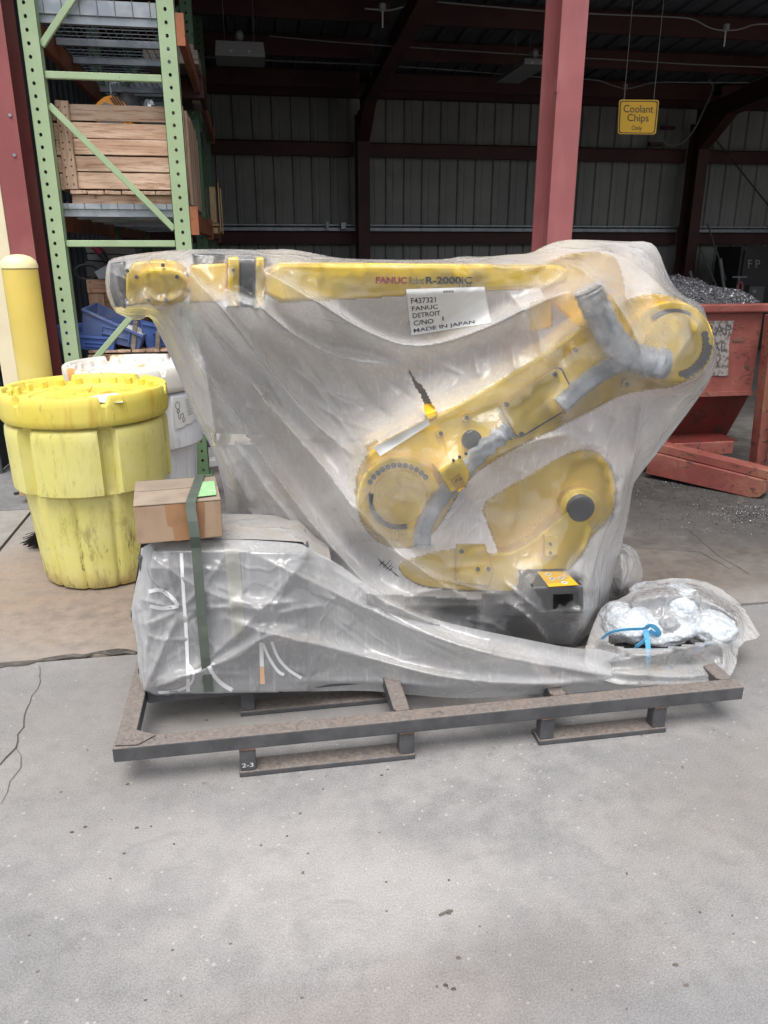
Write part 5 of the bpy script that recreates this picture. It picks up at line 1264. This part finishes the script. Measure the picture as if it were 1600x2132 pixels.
    if back:
        B = np.zeros_like(d)
        for it in range(700):
            a = np.zeros_like(B); a[1:-1, 1:-1] = .25 * (B[:-2, 1:-1] + B[2:, 1:-1] + B[1:-1, :-2] + B[1:-1, 2:]) + 1.; B = np.where(ins, a, 0)
        B = np.sqrt(B / B.max()) * back + nz * wr * 2 * env
        im = ins & use; bi = idx.copy(); bi[ins] = nv + np.arange(ins.sum())
        V.append(topos(X[ins], Y[ins], (base + B)[ins])); FF.append(np.stack([bi[:-1, :-1][cell], bi[:-1, 1:][cell], bi[1:, 1:][cell], bi[1:, :-1][cell]], -1))
        A1.append(np.zeros(ins.sum())); A2.append(np.full(ins.sum(), .2))
    if skirt:                                        # the sheet folds back over the top and round the sides
        polyN, yback, zmin, nseg = skirt
        ring = polyN; cnt = len(ring); off = sum(len(v) for v in V); rows = []
        for s_ in range(nseg + 1):
            f = s_ / nseg; row = []
            for (a, b) in ring:
                b0 = float(Y0(np.array([a]), np.array([b]))[0]) if callable(Y0) else Y0
                p = WY(a, b, b0); bulge = math.sin(f * math.pi)
                z = p.z + .006 * bulge + (.010 * mnoise.noise((p.x * 9, f * 6, seed)) + .006 * mnoise.noise((p.x * 25, f * 14, seed))) * bulge
                row.append((p.x + .004 * bulge, b0 + (yback - b0) * f, max(zmin, z)))
            rows += row
        V.append(np.array(rows)); A1.append(np.zeros(len(rows))); A2.append(np.full(len(rows), .75))
        FF.append(np.array([(off + s_ * cnt + i, off + s_ * cnt + i + 1, off + (s_ + 1) * cnt + i + 1, off + (s_ + 1) * cnt + i) for s_ in range(nseg) for i in range(cnt - 1)]))
    V = np.concatenate(V); FF = np.concatenate(FF)
    me = bpy.data.meshes.new(name); o = bpy.data.objects.new(name, me); COL.objects.link(o)
    loc = Vector(((V[:, 0].min() + V[:, 0].max()) / 2, (V[:, 1].min() + V[:, 1].max()) / 2, V[:, 2].min()))
    if parent is not None: loc = wloc(parent); o.parent = parent
    else: o.location = loc
    V = V - np.array(loc)
    me.vertices.add(len(V)); me.vertices.foreach_set('co', V.astype(np.float32).ravel())
    me.loops.add(FF.size); me.loops.foreach_set('vertex_index', FF.astype(np.int32).ravel())
    me.polygons.add(len(FF)); me.polygons.foreach_set('loop_start', np.arange(0, FF.size, 4, dtype=np.int32)); me.polygons.foreach_set('loop_total', np.full(len(FF), 4, np.int32))
    me.update(calc_edges=True); me.validate()
    me.polygons.foreach_set('use_smooth', np.ones(len(me.polygons), bool))
    for nm, arr in (('clear', A1), ('dust', A2)):
        at = me.attributes.new(nm, 'FLOAT', 'POINT'); at.data.foreach_set('value', np.concatenate(arr).astype(np.float32))
    me.materials.append(m)
    def sample(px, py, off=.003):
        i = min(max((py - gy[0]) / step, 0), len(gy) - 2); j = min(max((px - gx[0]) / step, 0), len(gx) - 2); a, b = int(i), int(j); f, g_ = i - a, j - b
        y = (S.yy[a, b] * (1 - g_) + S.yy[a, b + 1] * g_) * (1 - f) + (S.yy[a + 1, b] * (1 - g_) + S.yy[a + 1, b + 1] * g_) * f
        return WY(px, py, y - off)
    S.o, S.sample = o, sample
    return S

def creases(rs, n, start, ang, length, amp, w):
    out = []
    for _ in range(n):
        x, y = rs.uniform(*start[0]), rs.uniform(*start[1]); a = rad(rs.gauss(*ang)); L_ = rs.uniform(*length); b = a + rs.uniform(-.12, .12)
        m_ = (x + math.cos(a) * L_ * .5, y + math.sin(a) * L_ * .5); e = (m_[0] + math.cos(b) * L_ * .5, m_[1] + math.sin(b) * L_ * .5)
        out.append(([(x, y), m_, e], .6 * rs.choice((1, 1, -1)) * rs.uniform(*amp), rs.uniform(*w), rs.uniform(*w)))
    return out
OUT = [(222, 547), (240, 535), (330, 523), (420, 518), (560, 520), (600, 518), (650, 526), (700, 537), (760, 540), (850, 541), (930, 540), (960, 533), (1010, 535), (1060, 530), (1105, 528), (1130, 513),
       (1170, 499), (1230, 499), (1300, 503), (1352, 502), (1372, 520), (1390, 572), (1408, 602), (1430, 620), (1462, 632), (1476, 672), (1490, 712), (1495, 752), (1480, 792), (1440, 850), (1400, 902), (1360, 955), (1330, 992),
       (1318, 1010), (1310, 1070), (1296, 1130), (1276, 1230), (1256, 1290), (1216, 1332), (1190, 1357), (1150, 1359), (1060, 1350), (900, 1372), (700, 1380), (620, 1350), (560, 1240), (500, 1145), (480, 1110), (470, 1040), (460, 985), (436, 920), (410, 880), (380, 800),
       (350, 730), (330, 690), (312, 655), (290, 668), (262, 660), (236, 648), (219, 602)]
RG = [
    ([(545, 560), (640, 615), (760, 692), (868, 728), (1000, 690), (1100, 640), (1215, 590)], .075, 14, 60),
    ([(470, 560), (520, 620), (600, 690), (690, 745), (845, 762)], .055, 12, 48),
    ([(385, 555), (470, 650), (560, 770), (650, 880), (742, 952)], .065, 13, 42),
    ([(400, 640), (500, 770), (600, 890), (700, 1000), (770, 1120)], .050, 12, 36),
    ([(350, 655), (430, 780), (520, 910), (610, 1040), (700, 1150), (790, 1240)], .055, 12, 34),
    ([(335, 690), (400, 830), (470, 960), (530, 1060)], .035, 9, 22),
    ([(365, 640), (420, 720), (440, 830), (455, 960)], .02, 8, 16),
    ([(480, 900), (540, 1000), (620, 1100), (660, 1180)], .03, 9, 22),
    ([(742, 952), (800, 915), (900, 865)], .02, 10, 16),
    ([(1342, 800), (1335, 860), (1318, 960), (1300, 1050), (1280, 1140)], .045, 7, 22),
    ([(1240, 870), (1210, 960), (1190, 1040)], .02, 16, 10), ([(1290, 840), (1262, 930), (1250, 1010)], .022, 14, 10),
    ([(1130, 520), (1250, 580), (1330, 700), (1345, 800)], .03, 20, 16),
    ([(1230, 505), (1340, 560), (1420, 640)], .035, 18, 26), ([(1300, 505), (1355, 530), (1392, 590)], .025, 12, 14),
    ([(1470, 650), (1440, 700), (1360, 820)], .02, 10, 20), ([(1480, 780), (1420, 850), (1340, 960)], .03, 10, 24),
    ([(560, 525), (700, 560), (840, 562), (960, 540)], .02, 12, 12), ([(960, 540), (985, 575), (940, 565)], .015, 8, 8), ([(1000, 545), (1080, 570), (1170, 545)], .02, 10, 14),
    ([(225, 560), (290, 600), (320, 640)], .03, 8, 16), ([(300, 530), (330, 590), (345, 640)], .025, 8, 10), ([(240, 640), (300, 635), (345, 645)], .02, 8, 10), ([(235, 545), (250, 600), (262, 655)], .02, 8, 10),
    ([(700, 1000), (760, 1080), (860, 1180), (980, 1250)], .03, 12, 26), ([(640, 1150), (760, 1230), (900, 1300), (1060, 1340)], .05, 14, 30),
    ([(790, 1130), (900, 1200), (1050, 1240)], .02, 10, 14), ([(1255, 1100), (1230, 1200), (1200, 1300)], .03, 10, 16), ([(1050, 1250), (1110, 1290), (1150, 1350)], .025, 10, 12),
    ([(720, 760), (760, 830), (830, 880)], -.02, 20, 20), ([(600, 760), (680, 820), (760, 850)], .015, 9, 14), ([(640, 830), (720, 880), (800, 900)], .012, 9, 12),
    ([(1050, 600), (1120, 680), (1130, 760)], .012, 14, 8), ([(980, 720), (1000, 790)], .012, 10, 8), ([(1060, 690), (1075, 780)], .012, 10, 8),
    ([(1010, 960), (1100, 920), (1200, 900)], .012, 8, 10), ([(1090, 950), (1080, 1040), (1060, 1120)], .012, 8, 8),
]
rs_ = random.Random(17)
RG += creases(rs_, 26, ((370, 620), (560, 820)), (54, 7), (90, 260), (.006, .014), (3, 7)) + creases(rs_, 14, ((560, 900), (620, 760)), (28, 8), (80, 220), (.004, .010), (3, 7)) + creases(rs_, 16, ((1080, 1330), (840, 1000)), (100, 8), (80, 260), (.005, .012), (3, 6)) \
    + creases(rs_, 14, ((470, 700), (900, 1100)), (60, 12), (60, 160), (.006, .012), (3, 7)) + creases(rs_, 12, ((1130, 1400), (500, 620)), (48, 18), (50, 150), (.005, .010), (3, 6)) + creases(rs_, 12, ((230, 420), (540, 640)), (70, 40), (30, 90), (.005, .010), (3, 5)) \
    + creases(rs_, 14, ((760, 1180), (1180, 1320)), (20, 30), (60, 160), (.006, .012), (3, 7)) + creases(rs_, 10, ((880, 1120), (610, 740)), (-25, 10), (60, 160), (.004, .008), (3, 6))
DU = [(930, 680, 150, 45, .5), (1230, 590, 130, 90, .75), (1330, 560, 70, 70, .4), (1300, 690, 90, 80, .55), (640, 960, 90, 110, .55), (560, 880, 60, 60, .4), (800, 1060, 90, 110, .30), (1000, 700, 160, 40, .35),
      (360, 600, 60, 40, .2), (740, 940, 30, 20, .3), (850, 1060, 80, 80, .25), (930, 1240, 120, 30, .4), (600, 700, 80, 60, .25), (1080, 545, 80, 20, .45), (570, 1010, 70, 60, .5)]
TEAR = [(849, 768), (853, 770), (866, 792), (880, 803), (893, 826), (907, 852), (909, 862), (886, 868), (884, 842), (874, 818), (862, 800)]
OB2 = [(p, y) for p, y in OB]
WET = [[(560, 552), (760, 552), (900, 552), (960, 575), (1000, 590), (1060, 575), (1150, 548), (1120, 572), (1040, 598), (900, 600), (800, 602), (720, 590), (640, 572)],
       [(268, 560), (330, 556), (390, 570), (392, 610), (345, 632), (300, 605), (275, 620), (266, 600)], [(476, 545), (535, 545), (535, 630), (500, 610), (476, 600)],
       [(800, 930), (905, 874), (1040, 830), (1050, 850), (1000, 880), (1030, 890), (1010, 935), (960, 955), (900, 940), (850, 945)], [(1048, 850), (1160, 772), (1180, 800), (1130, 850), (1075, 900)],
       [(1175, 720), (1240, 690), (1235, 710), (1150, 775)], [(1190, 945), (1250, 945), (1284, 1000), (1276, 1075), (1230, 1110), (1210, 1150), (1180, 1180), (1165, 1225), (1095, 1225), (1150, 1150), (1180, 1080), (1150, 1040)],
       [(1112, 1192), (1214, 1200), (1216, 1270), (1140, 1275), (1112, 1240)], [(1330, 640), (1420, 630), (1462, 690), (1455, 740), (1400, 790), (1440, 720), (1420, 660)]]
RG = [(r_[0], r_[1] * (1.4 if k_ < 7 else 1.)) + tuple(r_[2:]) for k_, r_ in enumerate(RG)]
bagS = make_sheet('plastic_cover', chaikin(OUT, 1), 3.2, 2.78, OB2, RG, M['bag'], [TEAR], back=.32, iters=1400, wr=.0016, seed=3, dusts=DU, wets=WET)
bag = bagS.o; tag(bag, 'large milky torn plastic sheet draped over the yellow robot', 'plastic cover')

# shipping label stuck on the sheet
Q = [np.array(p, float) for p in ((846, 602), (1009, 597), (1023, 672), (857, 699))]
def onlab(u, v, off=.004):
    p = (Q[0] * (1 - u) + Q[1] * u) * v + (Q[3] * (1 - u) + Q[2] * u) * (1 - v)
    return bagS.sample(p[0], p[1], off)
def draped(nm, f, nu, nv, m, parent, off):
    mb = MB(); mb.add([f(i / nu, j / nv, off) for i in range(nu + 1) for j in range(nv + 1)], [(i * (nv + 1) + j, (i + 1) * (nv + 1) + j, (i + 1) * (nv + 1) + j + 1, i * (nv + 1) + j + 1) for i in range(nu) for j in range(nv)])
    return mb.build(nm, m, parent, smooth=60)
lab = draped('shipping_label', onlab, 32, 20, M['white'], bag, .004)
for txt, u0, u1, v0, v1 in (('F437321', .045, .36, .675, .80), ('FANUC', .045, .375, .52, .62), ('DETROIT', .045, .395, .365, .47), ('C/NO', .045, .295, .20, .31), ('1', .41, .425, .23, .33), ('MADE IN JAPAN', .035, .80, .03, .14)):
    lettering(txt, lambda u, v, a=u0, b=u1, c=v0, d=v1: onlab(a + (b - a) * u, c + (d - c) * v, .0052), M['ink'], lab, bold=.012)
mb = MB()
for k in range(11):
    a = .47 + k * .0125; w_ = .005 + .003 * (k % 3 == 0)
    mb.add([onlab(a, .885, .0052), onlab(a + w_, .885, .0052), onlab(a + w_, .94, .0052), onlab(a, .94, .0052)], [(0, 1, 2, 3)])
mb.build('barcode', M['ink'], lab, weld=False)
# strips of tape on the sheet
def quad_on(S, q):
    q = [np.array(p, float) for p in q]
    def f(u, v, off):
        p = (q[0] * (1 - u) + q[1] * u) * v + (q[3] * (1 - u) + q[2] * u) * (1 - v); return S.sample(p[0], p[1], off)
    return f
draped('tape', quad_on(bagS, ((778, 932), (892, 872), (896, 884), (792, 950))), 14, 4, M['white'], bag, .004)
draped('tape', quad_on(bagS, ((513, 796), (560, 804), (562, 860), (512, 848))), 8, 8, M['ptape'], bag, .004)
draped('tape', quad_on(bagS, ((440, 902), (545, 905), (540, 925), (444, 928))), 10, 4, M['ptape'], bag, .004)
# black scuff on the sheet
mb = MB(); rs = random.Random(4)
for (a, b), (c, d) in (((788, 1165), (830, 1201)), ((790, 1178), (800, 1168)), ((798, 1182), (814, 1166)), ((805, 1188), (817, 1172)), ((792, 1170), (804, 1184)), ((810, 1190), (819, 1180))):
    n_ = 6; L_, R__ = [], []
    for k in range(n_ + 1):
        x, y = a + (c - a) * k / n_ + rs.uniform(-1, 1), b + (d - b) * k / n_ + rs.uniform(-1, 1); w_ = rs.uniform(.5, 1.5)
        L_.append(bagS.sample(x, y - w_, .002)); R__.append(bagS.sample(x, y + w_, .002))
    mb.add(L_ + R__, [(i, i + 1, n_ + 2 + i, n_ + 1 + i) for i in range(n_)])
mb.build('scuff_mark', M['black'], bag, weld=False)

# --- wrap of the cabinet with its long tail along the skid
OC = [(294, 1130), (380, 1126), (470, 1122), (560, 1126), (640, 1133), (655, 1150), (700, 1170), (760, 1216), (840, 1266), (920, 1294), (1010, 1314), (1100, 1332), (1190, 1350), (1262, 1352), (1340, 1382), (1420, 1404), (1500, 1408), (1532, 1418), (1500, 1432), (1400, 1431), (1320, 1434), (1200, 1441), (1100, 1446),
      (1000, 1453), (940, 1454), (850, 1446), (760, 1437), (640, 1440), (520, 1443), (400, 1446), (302, 1450), (288, 1400), (286, 1330), (272, 1280), (280, 1230), (292, 1180)]
def Y0c(x, y):
    top = 2.44 - .20 * np.clip((x - 760) / 260, 0, 1) + .06 * np.clip((x - 1200) / 300, 0, 1)
    return top
OBc = [([(318, 1146), (640, 1150), (640, 1440), (300, 1445)], 2.405)]
# broad slack drapes of the film between the cabinet corners
RC = [([(300, 1150), (420, 1230), (520, 1262), (640, 1250)], .03, 10, 26), ([(640, 1150), (560, 1260), (420, 1390), (300, 1440)], .022, 9, 22), ([(300, 1440), (430, 1395), (560, 1320), (640, 1300)], .03, 8, 24),
    
    ([(520, 1150), (640, 1205), (760, 1265), (880, 1320), (1000, 1360), (1180, 1398)], .055, 14, 46),
    ([(440, 1275), (560, 1320), (680, 1345), (800, 1378), (930, 1412), (1100, 1425), (1330, 1425)], .060, 13, 34), ([(760, 1216), (860, 1290), (960, 1338), (1100, 1368), (1300, 1408)], .035, 8, 26),
    ([(700, 1200), (830, 1290), (960, 1345), (1150, 1388), (1350, 1418)], .03, 7, 14),
    ([(375, 1270), (330, 1215), (306, 1160)], .014, 8, 8), ([(375, 1270), (350, 1200), (352, 1150)], .014, 8, 8), ([(375, 1270), (440, 1205), (470, 1150)], .018, 9, 8), ([(375, 1270), (310, 1300), (284, 1300)], .014, 8, 8),
    ([(375, 1270), (340, 1350), (300, 1440)], .024, 10, 8), ([(375, 1270), (420, 1350), (450, 1400)], .016, 8, 8), ([(375, 1270), (480, 1262), (600, 1275)], .016, 8, 8), ([(375, 1270), (300, 1250), (280, 1240)], .012, 6, 6),
    ([(560, 1290), (600, 1270), (680, 1260)], .014, 7, 8), ([(560, 1290), (500, 1240), (440, 1215)], .012, 7, 8), ([(560, 1290), (610, 1330), (640, 1380)], .012, 7, 8), ([(560, 1290), (520, 1360), (440, 1390)], .02, 9, 9), ([(560, 1290), (600, 1210), (640, 1160)], .012, 7, 8),
    ([(300, 1185), (380, 1178), (480, 1190)], .010, 6, 8), ([(310, 1420), (420, 1400), (520, 1405)], .012, 8, 8), ([(600, 1420), (800, 1420), (1000, 1440)], .02, 10, 10),
    ([(300, 1320), (340, 1335), (400, 1330)], .010, 6, 6), ([(620, 1180), (700, 1240), (780, 1320)], -.02, 14, 14),
]
RC += creases(rs_, 60, ((300, 640), (1150, 1420)), (40, 60), (30, 120), (.004, .010), (3, 6)) + creases(rs_, 16, ((560, 900), (1200, 1380)), (24, 8), (80, 240), (.005, .012), (3, 7)) + creases(rs_, 10, ((900, 1300), (1350, 1430)), (12, 5), (60, 200), (.004, .008), (3, 6))
DC = [(1000, 1360, 120, 30, .4), (900, 1400, 80, 20, .3), (1330, 1425, 60, 9, .8), (640, 1330, 80, 14, .5), (360, 1290, 60, 14, .25), (700, 1200, 80, 30, .25)]
wrapS = make_sheet('film_wrap', chaikin(OC, 1), 3.4, Y0c, OBc, RC, M['wrap'], iters=350, wr=.0024, ramp=.95, seed=21, dusts=DC, clearf=.2, gap=.012, dust0=.05,
                   skirt=([(302, 1450), (288, 1400), (286, 1330), (272, 1280), (280, 1230), (294, 1130)] + [(294 + 24 * k, 1130 - 8 * math.sin(k / 15 * 3.1)) for k in range(1, 15)] + [(655, 1150), (690, 1170)], 2.70, .17, 9))
wrap = wrapS.o; tag(wrap, 'clear crinkled film round the control cabinet with a long tail along the skid', 'plastic film')
draped('tape', quad_on(wrapS, ((468, 1142), (498, 1142), (512, 1330), (484, 1332))), 6, 30, M['ptape'], wrap, .003)
# white bands round the cabinet
def band(px, label, w=.016, off=.002):
    px = chaikin(px, 2, False); mb = MB(); L_, R__ = [], []
    k = w / 2 / .00165
    for i, (a, b) in enumerate(px):
        c, d = px[min(i + 1, len(px) - 1)]; e, f = px[max(i - 1, 0)]; tx, ty = c - e, d - f; l = math.hypot(tx, ty) or 1; nx, ny = -ty / l * k, tx / l * k
        L_.append(wrapS.sample(a + nx, b + ny, off)); R__.append(wrapS.sample(a - nx, b - ny, off))
    n = len(px); A_ = [Vector(p) for p in L_ + R__]; B_ = [p + Vector((0, .0012, 0)) for p in A_]
    mb.add(A_ + B_, [(i, i + 1, n + i + 1, n + i) for i in range(n - 1)] + [(2 * n + i, 3 * n + i, 3 * n + i + 1, 2 * n + i + 1) for i in range(n - 1)])
    return mb.build('white_strap', M['strapw'], label=label, cat='strap', group='white bands round the wrapped cabinet', smooth=60, weld=False)
band([(378, 1152), (382, 1230), (388, 1310), (392, 1400), (392, 1440)], 'long upright white band left of the green strap', .012)
band([(310, 1232), (335, 1226), (360, 1245), (372, 1262)], 'short curled white band at the left end of the wrap', .013)
band([(312, 1262), (340, 1268), (372, 1262)], 'lower curled white band at the left end of the wrap', .013)
band([(330, 1442), (370, 1440), (400, 1425), (405, 1400), (394, 1385)], 'white band looping along the lower edge of the wrap', .009)
band([(432, 1372), (440, 1400), (462, 1425), (486, 1438)], 'white band curling out at the foot of the green strap', .014)
band([(544, 1338), (546, 1390), (548, 1425)], 'white band with an orange rust stain near the tail of the film', .014)
band([(548, 1340), (560, 1370), (580, 1400), (592, 1405)], 'white band bending right from the rust stained one', .010)
band([(566, 1336), (578, 1370), (600, 1395), (628, 1412)], 'rightmost thin white band bending towards the tail', .010)
mb = MB(); a = [wrapS.sample(545 + dx, yy, .0040) for yy in (1388, 1400, 1412, 1424) for dx in (-3, 6)]
mb.add(a, [(0, 1, 3, 2), (2, 3, 5, 4), (4, 5, 7, 6)])
mb.build('rust_stain', paint('band_rust', (.62, .38, .24), None, var=.1, rough=.7), wrap, weld=False)

# ================================================================== PARCELS in a clear bag at the right end
pz = SZ1 + .012
def parcel(c, r, label, seed):
    t = thing('wrapped_parcel', (c.x, c.y, pz), label, 'parcel', 'bubble wrapped parcels on the right end of the skid')
    m = MB(); m.blob((c.x, c.y, pz + r[2] * .94), r[0], r[1], r[2], 48, 30, .15, 5, seed); m.build('bubble_wrap', M['bubble'], t, smooth=70)
    return t
PC = [(WY(1305, 1322, 2.50), (.105, .12, .066)), (WY(1405, 1330, 2.60), (.115, .12, .072)), (WY(1470, 1368, 2.42), (.09, .10, .058))]
parcel(PC[0][0], PC[0][1], 'bubble wrapped parcel nearest the robot under a blue band', 2)
parcel(PC[1][0], PC[1][1], 'middle bubble wrapped parcel behind the knotted film', 9)
parcel(PC[2][0], PC[2][1], 'rightmost bubble wrapped parcel at the skid corner', 15)
parcel(WY(1375, 1375, 2.43), (.13, .075, .052), 'low bubble wrapped parcel lying in front beneath the knotted film', 23)
parcel(WY(1350, 1290, 2.72), (.10, .07, .06), 'bubble wrapped parcel at the back of the bag behind the blue knot', 31)
kn = PC[1][0]; q = WY(1402, 1330, 2.36)
m = MB(); m.blob((q.x, 2.40, pz + .085), .04, .03, .045, 28, 20, .32, 5, 6); m.build('film_knot', M['clearbag'], smooth=50, label='knotted twist of clear film between the parcels', cat='plastic film')
for at in ('clear', 'dust'):
    me = bpy.data.objects['film_knot'].data; me.attributes.new(at, 'FLOAT', 'POINT').data.foreach_set('value', [.12 if at == 'dust' else 0.] * len(me.vertices))
def bluestrap(px, Ys, w, label):
    px2 = chaikin([(a, b, y) for (a, b), y in zip(px, Ys)], 2, False); pts = [WY(a, b, y) for a, b, y in px2]; wv = []
    for i in range(len(pts)):
        t_ = (pts[min(i + 1, len(pts) - 1)] - pts[max(i - 1, 0)]).normalized(); v = t_.cross(Vector((0, 1, .35))).normalized() * w
        wv.append(v)
    strap('blue_strap', pts, wv, M['strapb'], label, 'blue bands round the parcels', .0015)
bluestrap([(1254, 1330), (1268, 1316), (1300, 1310), (1340, 1309), (1352, 1306)], [2.40, 2.372, 2.36, 2.37, 2.37], .014, 'blue band running level over the parcel nearest the robot')
bluestrap([(1344, 1312), (1349, 1335), (1351, 1370), (1345, 1395), (1336, 1416)], [2.37, 2.355, 2.33, 2.32, 2.31], .020, 'blue band hanging straight down from the knot')
bluestrap([(1344, 1310), (1350, 1300), (1366, 1306), (1374, 1320), (1370, 1324), (1352, 1312)], [2.365, 2.35, 2.35, 2.36, 2.37, 2.375], .018, 'loop of blue band forming the knot')
bluestrap([(1346, 1330), (1336, 1338), (1326, 1346), (1322, 1346)], [2.36, 2.355, 2.35, 2.35], .020, 'cut blue band end pointing to the left')
bluestrap([(1440, 1306), (1458, 1318), (1478, 1330), (1488, 1345)], [2.50, 2.47, 2.44, 2.42], .016, 'blue band across the rightmost parcel top')
bluestrap([(1448, 1358), (1455, 1348), (1475, 1340), (1490, 1340)], [2.32, 2.32, 2.33, 2.35], .016, 'blue band bending round the front of the rightmost parcel')
bluestrap([(1390, 1388), (1392, 1405), (1388, 1424)], [2.33, 2.32, 2.31], .018, 'short blue band seen through the film below the knot')
bluestrap([(1282, 1412), (1296, 1415), (1312, 1415)], [2.31, 2.31, 2.31], .012, 'low blue band lying by the skid edge')
# front and top film of the parcel bag
OD = [(1215, 1362), (1235, 1300), (1258, 1255), (1298, 1246), (1338, 1212), (1420, 1201), (1490, 1216), (1545, 1258), (1572, 1305), (1586, 1328), (1540, 1337), (1532, 1395), (1505, 1424), (1440, 1432), (1330, 1431), (1262, 1420), (1225, 1400)]
HOLE = chaikin([(1256, 1342), (1290, 1290), (1345, 1275), (1400, 1294), (1455, 1290), (1502, 1326), (1470, 1336), (1395, 1348), (1330, 1352)], 2)
def Y0d(x, y): return 2.42 + .30 * np.clip((1345 - y) / 140, 0, 1) - .215 * np.clip((y - 1350) / 75, 0, 1)
RD = creases(rs_, 34, ((1230, 1560), (1215, 1400)), (20, 60), (30, 110), (.006, .014), (3, 6)) + [([(1262, 1290), (1340, 1245), (1420, 1238), (1500, 1262), (1560, 1310)], .05, 12, 22), ([(1300, 1250), (1400, 1222), (1480, 1240), (1540, 1300)], .03, 8, 12), ([(1240, 1330), (1300, 1355), (1400, 1352), (1530, 1335)], .05, 9, 18), ([(1225, 1385), (1300, 1372), (1380, 1362), (1480, 1345)], .02, 8, 12),
      ([(1500, 1330), (1510, 1370), (1500, 1420)], .03, 10, 10), ([(1340, 1215), (1310, 1280), (1270, 1320)], .03, 9, 9), ([(1450, 1215), (1455, 1260), (1470, 1300)], .02, 7, 7), ([(1530, 1255), (1535, 1300), (1538, 1330)], .02, 6, 6), ([(1400, 1215), (1385, 1250), (1380, 1290)], .015, 7, 7), ([(1250, 1400), (1400, 1410), (1500, 1405)], .02, 8, 8)]
clS = make_sheet('clear_bag', chaikin(OD, 1), 4.0, Y0d, [(circ(1450, 1380, 60), 2.33), (circ(1330, 1390, 70, 20, 30), 2.30)], RD, M['clearbag'], [HOLE], iters=300, wr=.004, seed=41, dusts=[(1350, 1390, 90, 25, .7), (1300, 1260, 50, 40, .4), (1240, 1340, 30, 40, .5), (1400, 1425, 90, 8, .6)], clearf=.5, dust0=.12)
tag(clS.o, 'open clear plastic bag slumped over the bubble wrapped parcels', 'plastic bag')
OE = [(1262, 1128), (1300, 1130), (1322, 1142), (1337, 1170), (1340, 1212), (1318, 1240), (1290, 1262), (1262, 1285), (1240, 1300), (1236, 1200)]
flS = make_sheet('plastic_flap', chaikin(OE, 1), 4.0, 2.88, [], [([(1290, 1135), (1300, 1190), (1285, 1250)], .04, 9, 12), ([(1320, 1150), (1322, 1200), (1300, 1240)], .02, 7, 7), ([(1262, 1200), (1290, 1195), (1300, 1170)], .015, 7, 7)], M['clearbag'], iters=250, wr=.005, seed=51, press=.0006, dusts=[(1310, 1180, 30, 40, .3)])
tag(flS.o, 'loose clear plastic flap hanging behind the foot of the milky sheet', 'plastic film')
